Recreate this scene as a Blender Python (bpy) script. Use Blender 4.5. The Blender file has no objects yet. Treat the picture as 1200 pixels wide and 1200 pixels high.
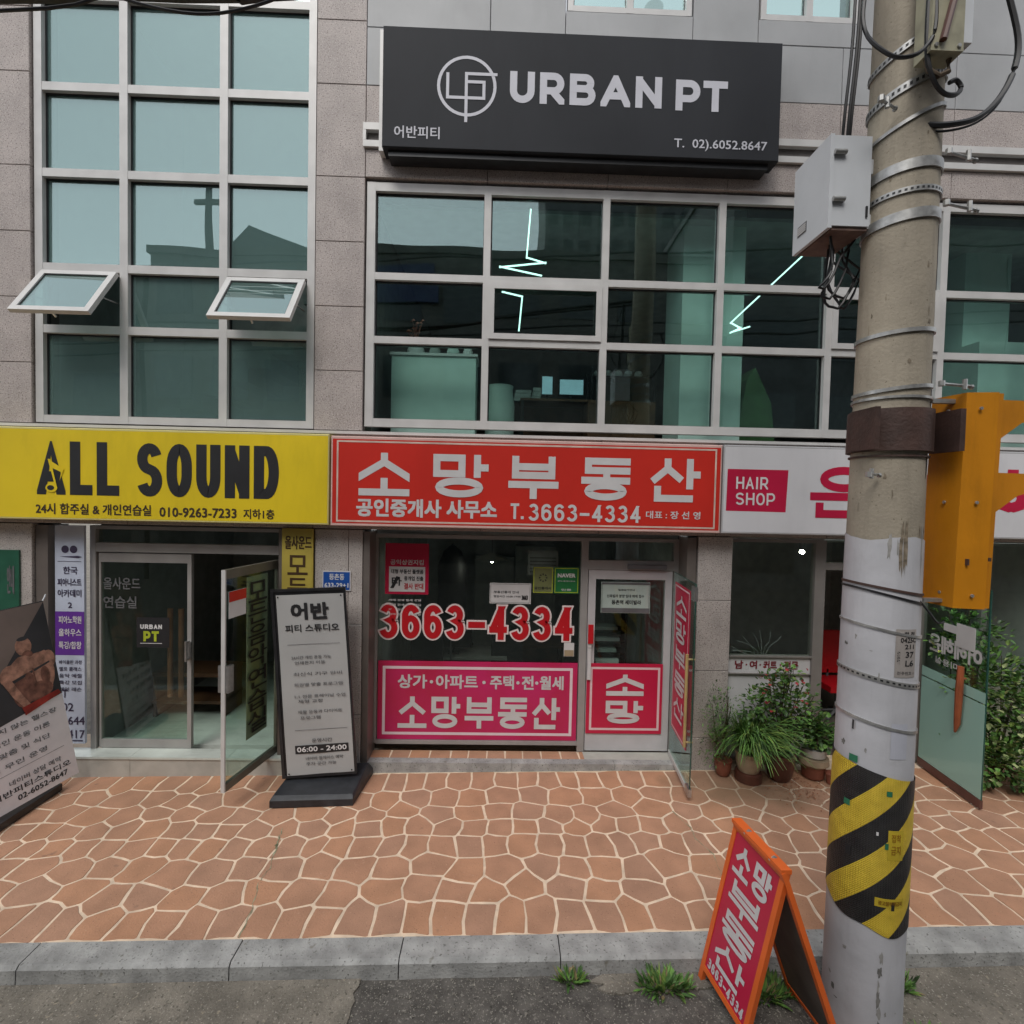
import bpy, math, random
from mathutils import Vector as V, noise
random.seed(7)
R = math.radians
S = bpy.context.scene
col = S.collection

# ------------------------------------------------------------------ camera, world, sun, exposure
H_CAM = 3.06
cam = bpy.data.cameras.new('camera'); camo = bpy.data.objects.new('camera', cam); col.objects.link(camo)
yaw, pit, rol = R(1.438), R(-1.771), R(1.239)
F = V((math.sin(yaw)*math.cos(pit), math.cos(yaw)*math.cos(pit), math.sin(pit)))
R0 = V((math.cos(yaw), -math.sin(yaw), 0)); U0 = R0.cross(F)
RR = R0*math.cos(rol) + U0*math.sin(rol); UU = U0*math.cos(rol) - R0*math.sin(rol)
from mathutils import Matrix
M = Matrix((RR, UU, -F)).transposed().to_4x4(); M.translation = V((0, -5.6, H_CAM))
camo.matrix_world = M
cam.sensor_width = 36; cam.lens = 18.0; cam.clip_start = .05; cam.clip_end = 600
S.camera = camo

SUN_EL, SUN_ROT = R(52), R(200)
W = bpy.data.worlds.new('World'); S.world = W; W.use_nodes = True
nt = W.node_tree; bg = nt.nodes['Background']
sky = nt.nodes.new('ShaderNodeTexSky'); sky.sky_type = 'NISHITA'; sky.sun_disc = False
sky.sun_elevation = SUN_EL; sky.sun_rotation = SUN_ROT; sky.dust_density = .6; sky.air_density = 1.0
hs = nt.nodes.new('ShaderNodeHueSaturation'); hs.inputs['Saturation'].default_value = .18
nt.links.new(sky.outputs[0], hs.inputs['Color']); nt.links.new(hs.outputs[0], bg.inputs[0])
bg.inputs[1].default_value = .15
sl = bpy.data.lights.new('sun', 'SUN'); sl.energy = 1.0; sl.angle = R(25); sl.color = (1, .96, .9)
so = bpy.data.objects.new('sun', sl); col.objects.link(so)
sd = V((math.sin(SUN_ROT)*math.cos(SUN_EL), math.cos(SUN_ROT)*math.cos(SUN_EL), math.sin(SUN_EL)))
so.rotation_euler = sd.to_track_quat('Z', 'Y').to_euler(); so.location = (0, -8, 20)
S.view_settings.view_transform = 'Standard'; S.view_settings.look = 'None'
S.view_settings.gamma = 1; S.view_settings.exposure = 0.72
S.cycles.transparent_max_bounces = 16

# ------------------------------------------------------------------ materials
def mat(name, c, rough=.6, var=.12, sc=6, bump=0, bsc=60, metal=0, spec=None, c2=None, speck=None, emit=None, stain=0, stsc=(1.2, 1.2, .35)):
    m = bpy.data.materials.new(name); m.use_nodes = True; n = m.node_tree; L = n.links
    b = n.nodes['Principled BSDF']; b.inputs['Roughness'].default_value = rough; b.inputs['Metallic'].default_value = metal
    if spec is not None: b.inputs['Specular IOR Level'].default_value = spec
    geo = n.nodes.new('ShaderNodeNewGeometry')
    no = n.nodes.new('ShaderNodeTexNoise'); no.inputs['Scale'].default_value = sc; no.inputs['Detail'].default_value = 5
    L.new(geo.outputs['Position'], no.inputs['Vector'])
    c2 = c2 or tuple(x*(1-var*1.6) for x in c); c1 = tuple(min(1, x*(1+var)) for x in c)
    r = n.nodes.new('ShaderNodeValToRGB'); r.color_ramp.elements[0].position = .32; r.color_ramp.elements[1].position = .68
    r.color_ramp.elements[0].color = (*c2, 1); r.color_ramp.elements[1].color = (*c1, 1)
    L.new(no.outputs['Fac'], r.inputs[0]); out = r.outputs[0]
    def mix(fac, a, col2, mode='MIX'):
        x = n.nodes.new('ShaderNodeMix'); x.data_type = 'RGBA'; x.blend_type = mode
        if isinstance(fac, float): x.inputs[0].default_value = fac
        else: L.new(fac, x.inputs[0])
        L.new(a, x.inputs[6]); x.inputs[7].default_value = (*col2, 1); return x.outputs[2]
    if speck:
        for (sc_, lo, cc) in speck:
            v = n.nodes.new('ShaderNodeTexNoise'); v.inputs['Scale'].default_value = sc_; v.inputs['Detail'].default_value = 2
            L.new(geo.outputs['Position'], v.inputs['Vector'])
            k = n.nodes.new('ShaderNodeMapRange'); k.inputs[1].default_value = lo; k.inputs[2].default_value = lo+.08
            L.new(v.outputs['Fac'], k.inputs[0]); out = mix(k.outputs[0], out, cc)
    if stain:
        mp = n.nodes.new('ShaderNodeMapping'); mp.inputs['Scale'].default_value = stsc
        L.new(geo.outputs['Position'], mp.inputs[0])
        v = n.nodes.new('ShaderNodeTexNoise'); v.inputs['Scale'].default_value = 2.2; v.inputs['Detail'].default_value = 7; v.inputs['Roughness'].default_value = .7
        L.new(mp.outputs[0], v.inputs['Vector'])
        k = n.nodes.new('ShaderNodeMapRange'); k.inputs[1].default_value = .5; k.inputs[2].default_value = .75; k.inputs[4].default_value = stain
        L.new(v.outputs['Fac'], k.inputs[0]); out = mix(k.outputs[0], out, tuple(x*.45 for x in c))
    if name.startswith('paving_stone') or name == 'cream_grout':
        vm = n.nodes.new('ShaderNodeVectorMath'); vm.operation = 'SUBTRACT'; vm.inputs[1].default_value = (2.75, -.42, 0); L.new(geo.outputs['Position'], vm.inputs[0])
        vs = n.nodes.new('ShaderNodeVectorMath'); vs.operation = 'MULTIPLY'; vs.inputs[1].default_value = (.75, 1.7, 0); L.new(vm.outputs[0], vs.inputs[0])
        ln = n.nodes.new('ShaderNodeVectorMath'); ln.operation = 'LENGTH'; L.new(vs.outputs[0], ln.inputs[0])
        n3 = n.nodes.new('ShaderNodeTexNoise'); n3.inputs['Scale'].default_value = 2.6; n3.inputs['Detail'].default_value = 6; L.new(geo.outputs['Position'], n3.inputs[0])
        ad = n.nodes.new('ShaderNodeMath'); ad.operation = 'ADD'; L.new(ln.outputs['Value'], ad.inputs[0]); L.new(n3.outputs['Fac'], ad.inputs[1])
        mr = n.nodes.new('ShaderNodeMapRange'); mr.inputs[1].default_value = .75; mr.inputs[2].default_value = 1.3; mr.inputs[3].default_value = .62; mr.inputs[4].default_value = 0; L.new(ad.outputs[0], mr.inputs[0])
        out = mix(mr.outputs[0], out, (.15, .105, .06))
    L.new(out, b.inputs['Base Color'])
    if bump:
        bn = n.nodes.new('ShaderNodeTexNoise'); bn.inputs['Scale'].default_value = bsc; bn.inputs['Detail'].default_value = 4
        L.new(geo.outputs['Position'], bn.inputs['Vector'])
        bp = n.nodes.new('ShaderNodeBump'); bp.inputs['Strength'].default_value = bump; bp.inputs['Distance'].default_value = .01
        L.new(bn.outputs['Fac'], bp.inputs['Height']); L.new(bp.outputs[0], b.inputs['Normal'])
    if emit:
        b.inputs['Emission Color'].default_value = (*c, 1); b.inputs['Emission Strength'].default_value = emit
    return m

def glassmat(name, tint, refl, rough=0.0, gtint=(.8, .9, .9), frost_sheen=0, fcol=(.5, .6, .58), wav=.02):
    m = bpy.data.materials.new(name); m.use_nodes = True; n = m.node_tree; L = n.links; n.nodes.clear()
    o = n.nodes.new('ShaderNodeOutputMaterial'); t = n.nodes.new('ShaderNodeBsdfTransparent'); t.inputs[0].default_value = (*tint, 1)
    g = n.nodes.new('ShaderNodeBsdfGlossy'); g.inputs[0].default_value = (*gtint, 1); g.inputs['Roughness'].default_value = rough
    base = t.outputs[0]
    if frost_sheen:
        d = n.nodes.new('ShaderNodeBsdfDiffuse'); d.inputs[0].default_value = (*fcol, 1)
        mx = n.nodes.new('ShaderNodeMixShader'); mx.inputs[0].default_value = frost_sheen; L.new(base, mx.inputs[1]); L.new(d.outputs[0], mx.inputs[2]); base = mx.outputs[0]
    lw = n.nodes.new('ShaderNodeLayerWeight'); pw = n.nodes.new('ShaderNodeMath'); pw.operation = 'POWER'; pw.inputs[1].default_value = 5; L.new(lw.outputs['Facing'], pw.inputs[0])
    ma = n.nodes.new('ShaderNodeMath'); ma.operation = 'MULTIPLY_ADD'; ma.use_clamp = True; ma.inputs[1].default_value = .9; ma.inputs[2].default_value = refl+.035; L.new(pw.outputs[0], ma.inputs[0])
    m2 = n.nodes.new('ShaderNodeMixShader'); L.new(ma.outputs[0], m2.inputs[0]); L.new(base, m2.inputs[1]); L.new(g.outputs[0], m2.inputs[2])
    L.new(m2.outputs[0], o.inputs[0])
    if wav:
        geo = n.nodes.new('ShaderNodeNewGeometry'); no = n.nodes.new('ShaderNodeTexNoise'); no.inputs['Scale'].default_value = 1.3; no.inputs['Detail'].default_value = 0
        bp = n.nodes.new('ShaderNodeBump'); bp.inputs['Strength'].default_value = wav; bp.inputs['Distance'].default_value = .05
        L.new(geo.outputs['Position'], no.inputs[0]); L.new(no.outputs['Fac'], bp.inputs['Height']); L.new(bp.outputs[0], g.inputs['Normal'])
    return m

SP = [(75, .57, (.17, .14, .13)), (95, .58, (.62, .57, .54)), (26, .64, (.30, .26, .25))]
granite = mat('granite', (.42, .365, .34), .55, .09, 3, .25, 90, speck=SP, stain=.35)
granite2 = mat('granite_lower', (.44, .40, .375), .5, .09, 4, .2, 90, speck=SP, stain=.3)
panelgrey = mat('grey_panel', (.37, .375, .38), .5, .07, 1.5, .05, 40, stain=.2)
stepstone = mat('step_stone', (.44, .43, .39), .5, .08, 5, .1, 60, stain=.35, stsc=(2, 2, 2))
marble = mat('pale_marble', (.58, .62, .57), .2, .12, 2, stain=.4, stsc=(1, 4, 1))
darkwall = mat('joint_mortar', (.16, .145, .135), .8)
alu = mat('aluminium_frame', (.58, .57, .555), .42, .06, 4, metal=.1)
aludark = mat('brown_aluminium', (.18, .155, .14), .4, .08, 5, metal=.3)
steel = mat('brushed_steel', (.50, .50, .50), .3, .1, 20, metal=.9)
white = mat('white_print', (.70, .69, .69), .5, .03)
offwhite = mat('off_white_print', (.58, .57, .57), .55, .04)
ivory = mat('ivory_outline', (.82, .76, .66), .5, .03)
red = mat('red_sign_face', (.56, .028, .018), .35, .05, 1.2, stain=.15)
crimson = mat('crimson_panel', (.50, .012, .055), .35, .06, 2)
magenta = mat('magenta_panel', (.52, .02, .14), .35, .12, 1, c2=(.45, .015, .06))
numred = mat('number_red', (.48, .008, .015), .4, .04)
yellow = mat('yellow_sign_face', (.74, .55, .016), .42, .08, .8, stain=.25)
yellowold = mat('yellow_strip', (.42, .33, .06), .45, .1, 2)
black = mat('black_print', (.018, .018, .02), .5, .1)
charcoal = mat('charcoal_sign_face', (.030, .032, .037), .6, .12, .7, stain=.2, spec=.15)
blackmetal = mat('black_metal', (.02, .02, .022), .35, .2, 8)
blueplate = mat('blue_plate', (.015, .08, .33), .35, .05)
purple = mat('purple_print', (.12, .03, .28), .4, .05)
paleblue = mat('pale_blue_print', (.50, .55, .66), .4, .04)
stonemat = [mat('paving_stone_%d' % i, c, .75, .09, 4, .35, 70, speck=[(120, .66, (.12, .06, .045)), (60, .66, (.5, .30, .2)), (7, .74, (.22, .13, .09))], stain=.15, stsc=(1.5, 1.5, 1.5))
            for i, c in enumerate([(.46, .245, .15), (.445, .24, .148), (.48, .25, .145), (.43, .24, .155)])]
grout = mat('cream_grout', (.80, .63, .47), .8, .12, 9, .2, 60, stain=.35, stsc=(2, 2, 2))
kerbmat = mat('kerb_granite', (.36, .36, .35), .7, .2, 6, .5, 60, speck=[(60, .62, (.15, .15, .14)), (14, .68, (.20, .19, .16))], stain=.55, stsc=(2, 2, 2))
asphalt = mat('asphalt', (.12, .11, .098), .9, .25, 9, .9, 130, speck=[(55, .60, (.26, .24, .21)), (90, .66, (.42, .40, .36)), (40, .64, (.05, .045, .04))], stain=.3, stsc=(1, 1, 1))
gutter = mat('worn_concrete', (.21, .188, .155), .9, .2, 5, .8, 70, speck=[(45, .6, (.11, .10, .08)), (80, .62, (.38, .35, .30)), (30, .66, (.30, .26, .20))], stain=.4, stsc=(1.5, 1.5, 1.5))
concrete = mat('pole_concrete', (.36, .315, .245), .8, .16, 2.2, .3, 60, speck=[(70, .68, (.14, .11, .07))], stain=.45, stsc=(5, 5, .6))
sleeve = mat('pole_grey_wrap', (.47, .47, .495), .55, .08, 3, .3, 14, stain=.22, stsc=(5, 5, .6))
rust = mat('rusty_steel', (.065, .035, .028), .6, .3, 6, .3, 50)
galv = mat('galvanised_steel', (.40, .40, .39), .4, .15, 25, metal=.6)
orangem = mat('amber_paint', (.60, .23, .008), .42, .10, 2, .1, 30, stain=.4, stsc=(3, 3, .6))
aorange = mat('orange_paint', (.72, .13, .02), .45, .06, 4)
aback = mat('board_back', (.10, .085, .07), .7, .2, 5)
boxgrey = mat('box_grey_paint', (.60, .62, .645), .42, .04, 3, stain=.12)
rubber = mat('black_cable', (.012, .012, .014), .5)
leafA = mat('leaf_green', (.13, .26, .055), .5, .5, 12, c2=(.035, .09, .022))
leafB = mat('leaf_yellow_green', (.20, .28, .06), .5, .4, 12, c2=(.05, .11, .025))
leafC = mat('leaf_dark', (.07, .15, .04), .5, .5, 10)
leafW = mat('variegated_leaf', (.42, .46, .22), .5, .3, 14, c2=(.14, .22, .07))
twig = mat('twig', (.10, .07, .045), .8)
potbeige = mat('glazed_beige_pot', (.36, .28, .19), .35, .2, 6)
potbrown = mat('brown_pot', (.10, .035, .022), .4, .2, 6)
terracotta = mat('terracotta_pot', (.22, .07, .04), .6, .2, 6)
soil = mat('soil', (.045, .03, .02), .95, .3, 20)
gbase = glassmat('window_glass', (.84, .955, .925), .09, gtint=(.72, .86, .86), wav=.06)
gA = glassmat('stair_glass', (.74, .90, .87), .17, gtint=(.66, .80, .80), frost_sheen=.42, fcol=(.18, .29, .275), wav=.06)  # teal diffuse share paints in an even sky reflection, not frosting
gshop = glassmat('shop_glass', (.90, .96, .93), .03)
gdoor = glassmat('door_glass', (.86, .95, .91), .03)
gfrost = glassmat('frosted_film', (.6, .85, .78), .01, frost_sheen=.93, fcol=(.36, .58, .51))
glassedge = mat('glass_edge', (.03, .09, .07), .2)
roomdark = mat('room_wall', (.22, .22, .21), .8, .1)
roommid = mat('room_wall_grey', (.36, .39, .38), .8, .1)
roomfloor = mat('room_floor', (.10, .085, .07), .5, .1)
tealpanel = mat('pale_partition', (.62, .74, .70), .6, .03)
wood = mat('dark_wood', (.10, .045, .022), .45, .25, 5)
woodred = mat('red_wood', (.20, .075, .035), .4, .25, 5)
led = mat('led_strip', (.62, .92, .84), .5, emit=1.4)
lampglow = mat('lamp_glow', (1, .93, .8), .5, emit=60)
lampglow2 = mat('spot_glow', (1, .97, .9), .5, emit=12)
oppA = mat('opposite_render', (.10, .095, .09), .8, .2, 1.5)
oppB = mat('opposite_concrete', (.10, .10, .105), .8, .2, 1)
oppC = mat('tower_render', (.12, .125, .13), .8, .1, 1)
dglass = mat('dark_window', (.02, .025, .03), .15)
navy = mat('navy_sign', (.01, .02, .09), .5)
skin = mat('poster_skin', (.46, .24, .17), .6, .35, 14)
skin2 = mat('poster_skin_shade', (.24, .105, .075), .6, .35, 14)
pdark = mat('poster_dark', (.045, .045, .05), .55, .15, 3)
ptaupe = mat('poster_taupe', (.22, .17, .15), .55, .1, 3)
green = mat('green_sticker', (.02, .17, .05), .4); olive = mat('olive_sticker', (.17, .19, .08), .4)
greenplate = mat('green_plate', (.02, .10, .06), .35, .1); sage = mat('green_fabric', (.05, .13, .04), .7)
tape = mat('crossing_tape', (.5, .5, .5))
gunm = mat('grey_print', (.12, .12, .125), .5)
palegrey = mat('pale_grey_print', (.33, .33, .33), .5)
lime = mat('lime_print', (.42, .50, .03), .5)
carton = mat('carton', (.35, .27, .17), .7)

def hazardmat():
    m = bpy.data.materials.new('hazard_stripes'); m.use_nodes = True; n = m.node_tree; L = n.links; b = n.nodes['Principled BSDF']
    uv = n.nodes.new('ShaderNodeUVMap'); sp = n.nodes.new('ShaderNodeSeparateXYZ'); L.new(uv.outputs[0], sp.inputs[0])
    fr = n.nodes.new('ShaderNodeMath'); fr.operation = 'FRACT'; L.new(sp.outputs[0], fr.inputs[0])
    gt = n.nodes.new('ShaderNodeMath'); gt.operation = 'GREATER_THAN'; gt.inputs[1].default_value = .5; L.new(fr.outputs[0], gt.inputs[0])
    no = n.nodes.new('ShaderNodeTexNoise'); no.inputs['Scale'].default_value = 14; no.inputs['Detail'].default_value = 6; g = n.nodes.new('ShaderNodeNewGeometry'); L.new(g.outputs['Position'], no.inputs[0])
    def ramp(a, c):
        r = n.nodes.new('ShaderNodeValToRGB'); r.color_ramp.elements[0].position = .3; r.color_ramp.elements[1].position = .7
        r.color_ramp.elements[0].color = (*a, 1); r.color_ramp.elements[1].color = (*c, 1); L.new(no.outputs['Fac'], r.inputs[0]); return r.outputs[0]
    mx = n.nodes.new('ShaderNodeMix'); mx.data_type = 'RGBA'; L.new(gt.outputs[0], mx.inputs[0])
    L.new(ramp((.012, .011, .012), (.03, .028, .027)), mx.inputs[6]); L.new(ramp((.58, .40, .03), (.76, .55, .05)), mx.inputs[7]); L.new(mx.outputs[2], b.inputs['Base Color'])
    b.inputs['Roughness'].default_value = .45
    # embossed honeycomb of the reflective strips
    wv = n.nodes.new('ShaderNodeTexVoronoi'); wv.inputs['Scale'].default_value = 1; wv.feature = 'F1'
    mp = n.nodes.new('ShaderNodeMapping'); mp.inputs['Scale'].default_value = (30, 98, 1); L.new(uv.outputs[0], mp.inputs[0]); L.new(mp.outputs[0], wv.inputs[0]); wv.inputs['Randomness'].default_value = 0.1
    bp = n.nodes.new('ShaderNodeBump'); bp.inputs['Distance'].default_value = .007; bp.inputs['Strength'].default_value = 1
    L.new(wv.outputs['Distance'], bp.inputs['Height']); L.new(bp.outputs[0], b.inputs['Normal'])
    return m
hazard = hazardmat()

# ------------------------------------------------------------------ helpers
class MB:
    def __init__(s): s.v = []; s.f = []; s.uv = None; s.sm = False
    def poly(s, pts):
        i = len(s.v); s.v += [tuple(p) for p in pts]; s.f.append(tuple(range(i, i+len(pts)))); return s
    def box(s, x0, x1, y0, y1, z0, z1): return s.obox(FR((0, 0, 0), (1, 0, 0), (0, 1, 0)), x0, x1, y0, y1, z0, z1)
    def obox(s, fr, a0, a1, b0, b1, c0, c1):
        i = len(s.v)
        for c in (c0, c1):
            for b in (b0, b1):
                for a in (a0, a1): s.v.append(tuple(fr(a, b, c)))
        s.f += [tuple(i+k for k in q) for q in ((0, 2, 3, 1), (4, 5, 7, 6), (0, 1, 5, 4), (2, 6, 7, 3), (0, 4, 6, 2), (1, 3, 7, 5))]; return s
    def prism(s, pts, fr, c0, c1):
        i = len(s.v); n = len(pts)
        s.v += [tuple(fr(a, b, c0)) for a, b in pts] + [tuple(fr(a, b, c1)) for a, b in pts]
        s.f.append(tuple(reversed(range(i, i+n)))); s.f.append(tuple(range(i+n, i+2*n)))
        for k in range(n): s.f.append((i+k, i+(k+1) % n, i+n+(k+1) % n, i+n+k))
        return s
    def tube(s, P, r, n=8, cap=True):
        P = [V(p) for p in P]; i0 = len(s.v); ref = V((0, 0, 1))
        for k, p in enumerate(P):
            t = (P[min(k+1, len(P)-1)]-P[max(k-1, 0)]).normalized()
            a = t.cross(ref if abs(t.z) < .95 else V((1, 0, 0))).normalized(); b = t.cross(a)
            rr = r[k] if isinstance(r, (list, tuple)) else r
            for j in range(n): s.v.append(tuple(p+(a*math.cos(2*math.pi*j/n)+b*math.sin(2*math.pi*j/n))*rr))
        for k in range(len(P)-1):
            for j in range(n): s.f.append((i0+k*n+j, i0+k*n+(j+1) % n, i0+(k+1)*n+(j+1) % n, i0+(k+1)*n+j))
        if cap: s.f.append(tuple(i0+j for j in reversed(range(n)))); s.f.append(tuple(i0+(len(P)-1)*n+j for j in range(n)))
        s.sm = True; return s
    def lathe(s, cx, cy, prof, n=20):
        i0 = len(s.v)
        for r, z in prof:
            for j in range(n): s.v.append((cx+r*math.cos(2*math.pi*j/n), cy+r*math.sin(2*math.pi*j/n), z))
        for k in range(len(prof)-1):
            for j in range(n): s.f.append((i0+k*n+j, i0+k*n+(j+1) % n, i0+(k+1)*n+(j+1) % n, i0+(k+1)*n+j))
        s.f.append(tuple(i0+(len(prof)-1)*n+j for j in range(n))); s.sm = True; return s
    def mesh(s, name, m):
        me = bpy.data.meshes.new(name); me.from_pydata(s.v, [], s.f); me.update()
        if m: me.materials.append(m)
        if s.sm:
            me.shade_smooth(); me.set_sharp_from_angle(angle=R(38))
        return me

def FR(O, u, v):
    O = V(O); u = V(u); v = V(v); n = u.cross(v).normalized()
    return lambda a, b, c=0: O+u*a+v*b+n*c
WALLF = lambda Y: FR((0, Y, 0), (1, 0, 0), (0, 0, 1))          # a = world x, b = world z, c = out towards the street

def obj(name, mb, m, parent=None, kind=None):
    me = mb.mesh(name, m) if isinstance(mb, MB) else mb
    o = bpy.data.objects.new(name, me); col.objects.link(o)
    if parent:
        o.parent = parent
        if parent.type == 'EMPTY': o.location = -V(parent.location)
    if kind: o['kind'] = kind
    elif name in ('lettering', 'gasket', 'foliage', 'leaf_tuft', 'stem', 'eyelet') and parent: o['kind'] = 'stuff'
    return o
def thing(name, label, cat, loc=(0, 0, 0), group=None):
    o = bpy.data.objects.new(name, None); col.objects.link(o); o.location = loc; o.empty_display_size = .1
    o['label'] = label; o['category'] = cat
    if group: o['group'] = group
    return o
def tag(o, label, cat, group=None):
    o['label'] = label; o['category'] = cat
    if group: o['group'] = group
    return o
def lab(o, l): o['label'] = l; return o
def bevelbox(mb, fr, a0, a1, b0, b1, c0, c1, w=.01):
    # box whose front (c1) edge is chamfered
    i = len(mb.v)
    for (p, q, r_, t, c) in ((a0, a1, b0, b1, c0), (a0, a1, b0, b1, c1-w), (a0+w, a1-w, b0+w, b1-w, c1)):
        for a, b in ((p, r_), (q, r_), (q, t), (p, t)): mb.v.append(tuple(fr(a, b, c)))
    mb.f.append((i+3, i+2, i+1, i)); mb.f.append((i+8, i+9, i+10, i+11))
    for l in (0, 4):
        for k in range(4): mb.f.append((i+l+k, i+l+(k+1) % 4, i+l+4+(k+1) % 4, i+l+4+k))
    return mb

# ---- lettering: hand-made stroke alphabet for the large signs
def arc(cx, cy, rx, ry, a0, a1, n=14): return [(cx+rx*math.cos(R(a0+(a1-a0)*k/n)), cy+ry*math.sin(R(a0+(a1-a0)*k/n))) for k in range(n+1)]
def ell(cx, cy, rx, ry, n=24): return arc(cx, cy, rx, ry, 0, 360, n)[:-1]+['c']
G = {
 'A': [[(0, 0), (.5, 1), (1, 0)], [(.2, .3), (.8, .3)]],
 'L': [[(0, 1), (0, 0), (1, 0)]],
 'S': [arc(.5, .76, .48, .24, 18, 262, 16)+arc(.5, .25, .5, .25, 78, -160, 16)],
 'O': [arc(.5, .6, .5, .4, 0, 180)+arc(.5, .4, .5, .4, 180, 360)+['c']],
 'o': [ell(.5, .5, .5, .5)],
 'U': [[(0, 1)]+arc(.5, .36, .5, .36, 180, 360)+[(1, 1)]],
 'N': [[(0, 0), (0, 1)], [(0, 1), (1, 0)], [(1, 0), (1, 1)]],
 'D': [[(0, 0), (0, 1), (.45, 1)]+arc(.5, .5, .5, .5, 85, -85)+[(.45, 0), (0, 0), (0, .1)]],
 'R': [[(0, 0), (0, 1), (.5, 1)]+arc(.6, .7, .38, .3, 85, -85, 10)+[(.5, .4), (0, .4)], [(.5, .4), (1, 0)]],
 'B': [[(0, 0), (0, 1), (.5, 1)]+arc(.62, .77, .3, .23, 85, -85, 10)+[(.5, .54), (0, .54)], [(0, .54), (.5, .54)]+arc(.66, .27, .34, .27, 85, -85, 10)+[(.5, 0), (0, 0)]],
 'P': [[(0, 0), (0, 1), (.5, 1)]+arc(.6, .68, .4, .32, 85, -85, 10)+[(.5, .36), (0, .36)]],
 'T': [[(0, 1), (1, 1)], [(.5, 1), (.5, 0)]],
 'H': [[(0, 0), (0, 1)], [(1, 0), (1, 1)], [(0, .5), (1, .5)]],
 'I': [[(.5, 0), (.5, 1)]],
 '3': [arc(.47, .765, .44, .235, 158, -90, 14)[:-1]+arc(.48, .27, .52, .27, 82, -162, 16)],
 '6': [ell(.5, .31, .5, .31), [(0, .31), (0, .62)]+arc(.5, .7, .5, .3, 178, 25, 12)],
 '4': [[(.74, 0), (.74, 1)], [(.74, 1), (.02, .26)], [(0, .26), (1, .26)]],
 '-': [[(0, .42), (1, .42)]],
 '소': [[(.5, 1), (.5, .84), (.0, .47)], [(.5, .84), (1, .47)], [(.5, .4), (.5, 0)], [(0, 0), (1, 0)]],
 '망': [[(0, 1), (0, .56), (.52, .56), (.52, 1), 'c'], [(.84, 1), (.84, .46)], [(.84, .74), (1, .74)], ell(.47, .18, .42, .18)],
 '부': [[(.08, 1), (.08, .56), (.92, .56), (.92, 1)], [(.08, .8), (.92, .8)], [(0, .3), (1, .3)], [(.5, .3), (.5, 0)]],
 '동': [[(1, 1), (.08, 1), (.08, .74), (1, .74)], [(.52, .7), (.52, .5)], [(0, .46), (1, .46)], ell(.5, .16, .42, .16)],
 '산': [[(.34, 1), (.34, .82), (0, .46)], [(.34, .82), (.66, .5)], [(.84, 1), (.84, .26)], [(.84, .66), (1, .66)], [(.12, .34), (.12, 0), (.92, 0)]],
 '은': [ell(.5, .8, .34, .2), [(0, .4), (1, .4)], [(.1, .26), (.1, 0), (.92, 0)]],
}
def clip(poly, lo, hi, ax):
    for sgn, lim in ((1, lo), (-1, -hi)):
        out = []
        for k in range(len(poly)):
            p, q = poly[k], poly[(k+1) % len(poly)]; dp, dq = sgn*p[ax]-lim, sgn*q[ax]-lim
            if dp >= 0: out.append(p)
            if dp*dq < 0:
                t = dp/(dp-dq); out.append((p[0]+(q[0]-p[0])*t, p[1]+(q[1]-p[1])*t))
        poly = out
        if len(poly) < 3: return []
    return poly
def glyph(mb, fr, ch, x, y, w, h, t, grow=0, c=.003):
    """stroke glyph inside the box x..x+w, y..y+h with stroke width t; grow widens it for an outline"""
    T = t+2*grow; hw = T/2; x0, y0, W_, H_ = x+t/2, y+t/2, w-t, h-t
    for si, st in enumerate(G[ch]):
        closed = st[-1] == 'c'; pts = [(x0+p[0]*W_, y0+p[1]*H_) for p in (st[:-1] if closed else st)]
        n = len(pts); cc = c+si*.0006; L_ = []
        if not closed:
            def ext(a, b, u):
                d = math.hypot(a[0]-b[0], a[1]-b[1]); dx, dy = (a[0]-b[0])/d, (a[1]-b[1])/d
                e = grow
                if (u[1] in (0, 1) and abs(dy) > .3): e = T*.9
                if (u[0] in (0, 1) and abs(dx) > .8): e = T*.9
                return (a[0]+dx*e, a[1]+dy*e)
            a, b = ext(pts[0], pts[1], st[0]), ext(pts[-1], pts[-2], st[-1]); pts[0], pts[-1] = a, b
        for k in range(n):
            p = pts[k]
            def nrm(a, b):
                d = math.hypot(b[0]-a[0], b[1]-a[1]) or 1; return (-(b[1]-a[1])/d, (b[0]-a[0])/d)
            if closed or 0 < k < n-1:
                n1, n2 = nrm(pts[k-1], p), nrm(p, pts[(k+1) % n]); sx, sy = n1[0]+n2[0], n1[1]+n2[1]; q = (sx*sx+sy*sy)/2
                q = max(q, .25); m_ = (sx/q, sy/q)
            else: m_ = nrm(p, pts[1]) if k == 0 else nrm(pts[k-1], p)
            L_.append(((p[0]+m_[0]*hw, p[1]+m_[1]*hw), (p[0]-m_[0]*hw, p[1]-m_[1]*hw)))
        for k in range(n if closed else n-1):
            a, b = L_[k], L_[(k+1) % n]; q = [a[1], b[1], b[0], a[0]]
            q = clip(clip(q, y-grow, y+h+grow, 1), x-grow, x+w+grow, 0)
            if len(q) >= 3: mb.poly([fr(u, v_, cc+(k % 4)*.00012) for u, v_ in q])
def word(mb, fr, s, x0, x1, y0, y1, t, gap=.18, grow=0, c=.003, widths=None, slope=0):
    ws = [(widths or {}).get(ch, 1) for ch in s]; g = gap
    unit = (x1-x0)/(sum(ws)+g*(len(s)-1)); x = x0
    for ch, w in zip(s, ws):
        if ch != ' ': glyph(mb, fr, ch, x, y0, w*unit, y1-y0, t, grow, c)
        x += (w+g)*unit
    return mb
_fc = {}
_tmp = bpy.data.scenes.new('scratch')
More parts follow.
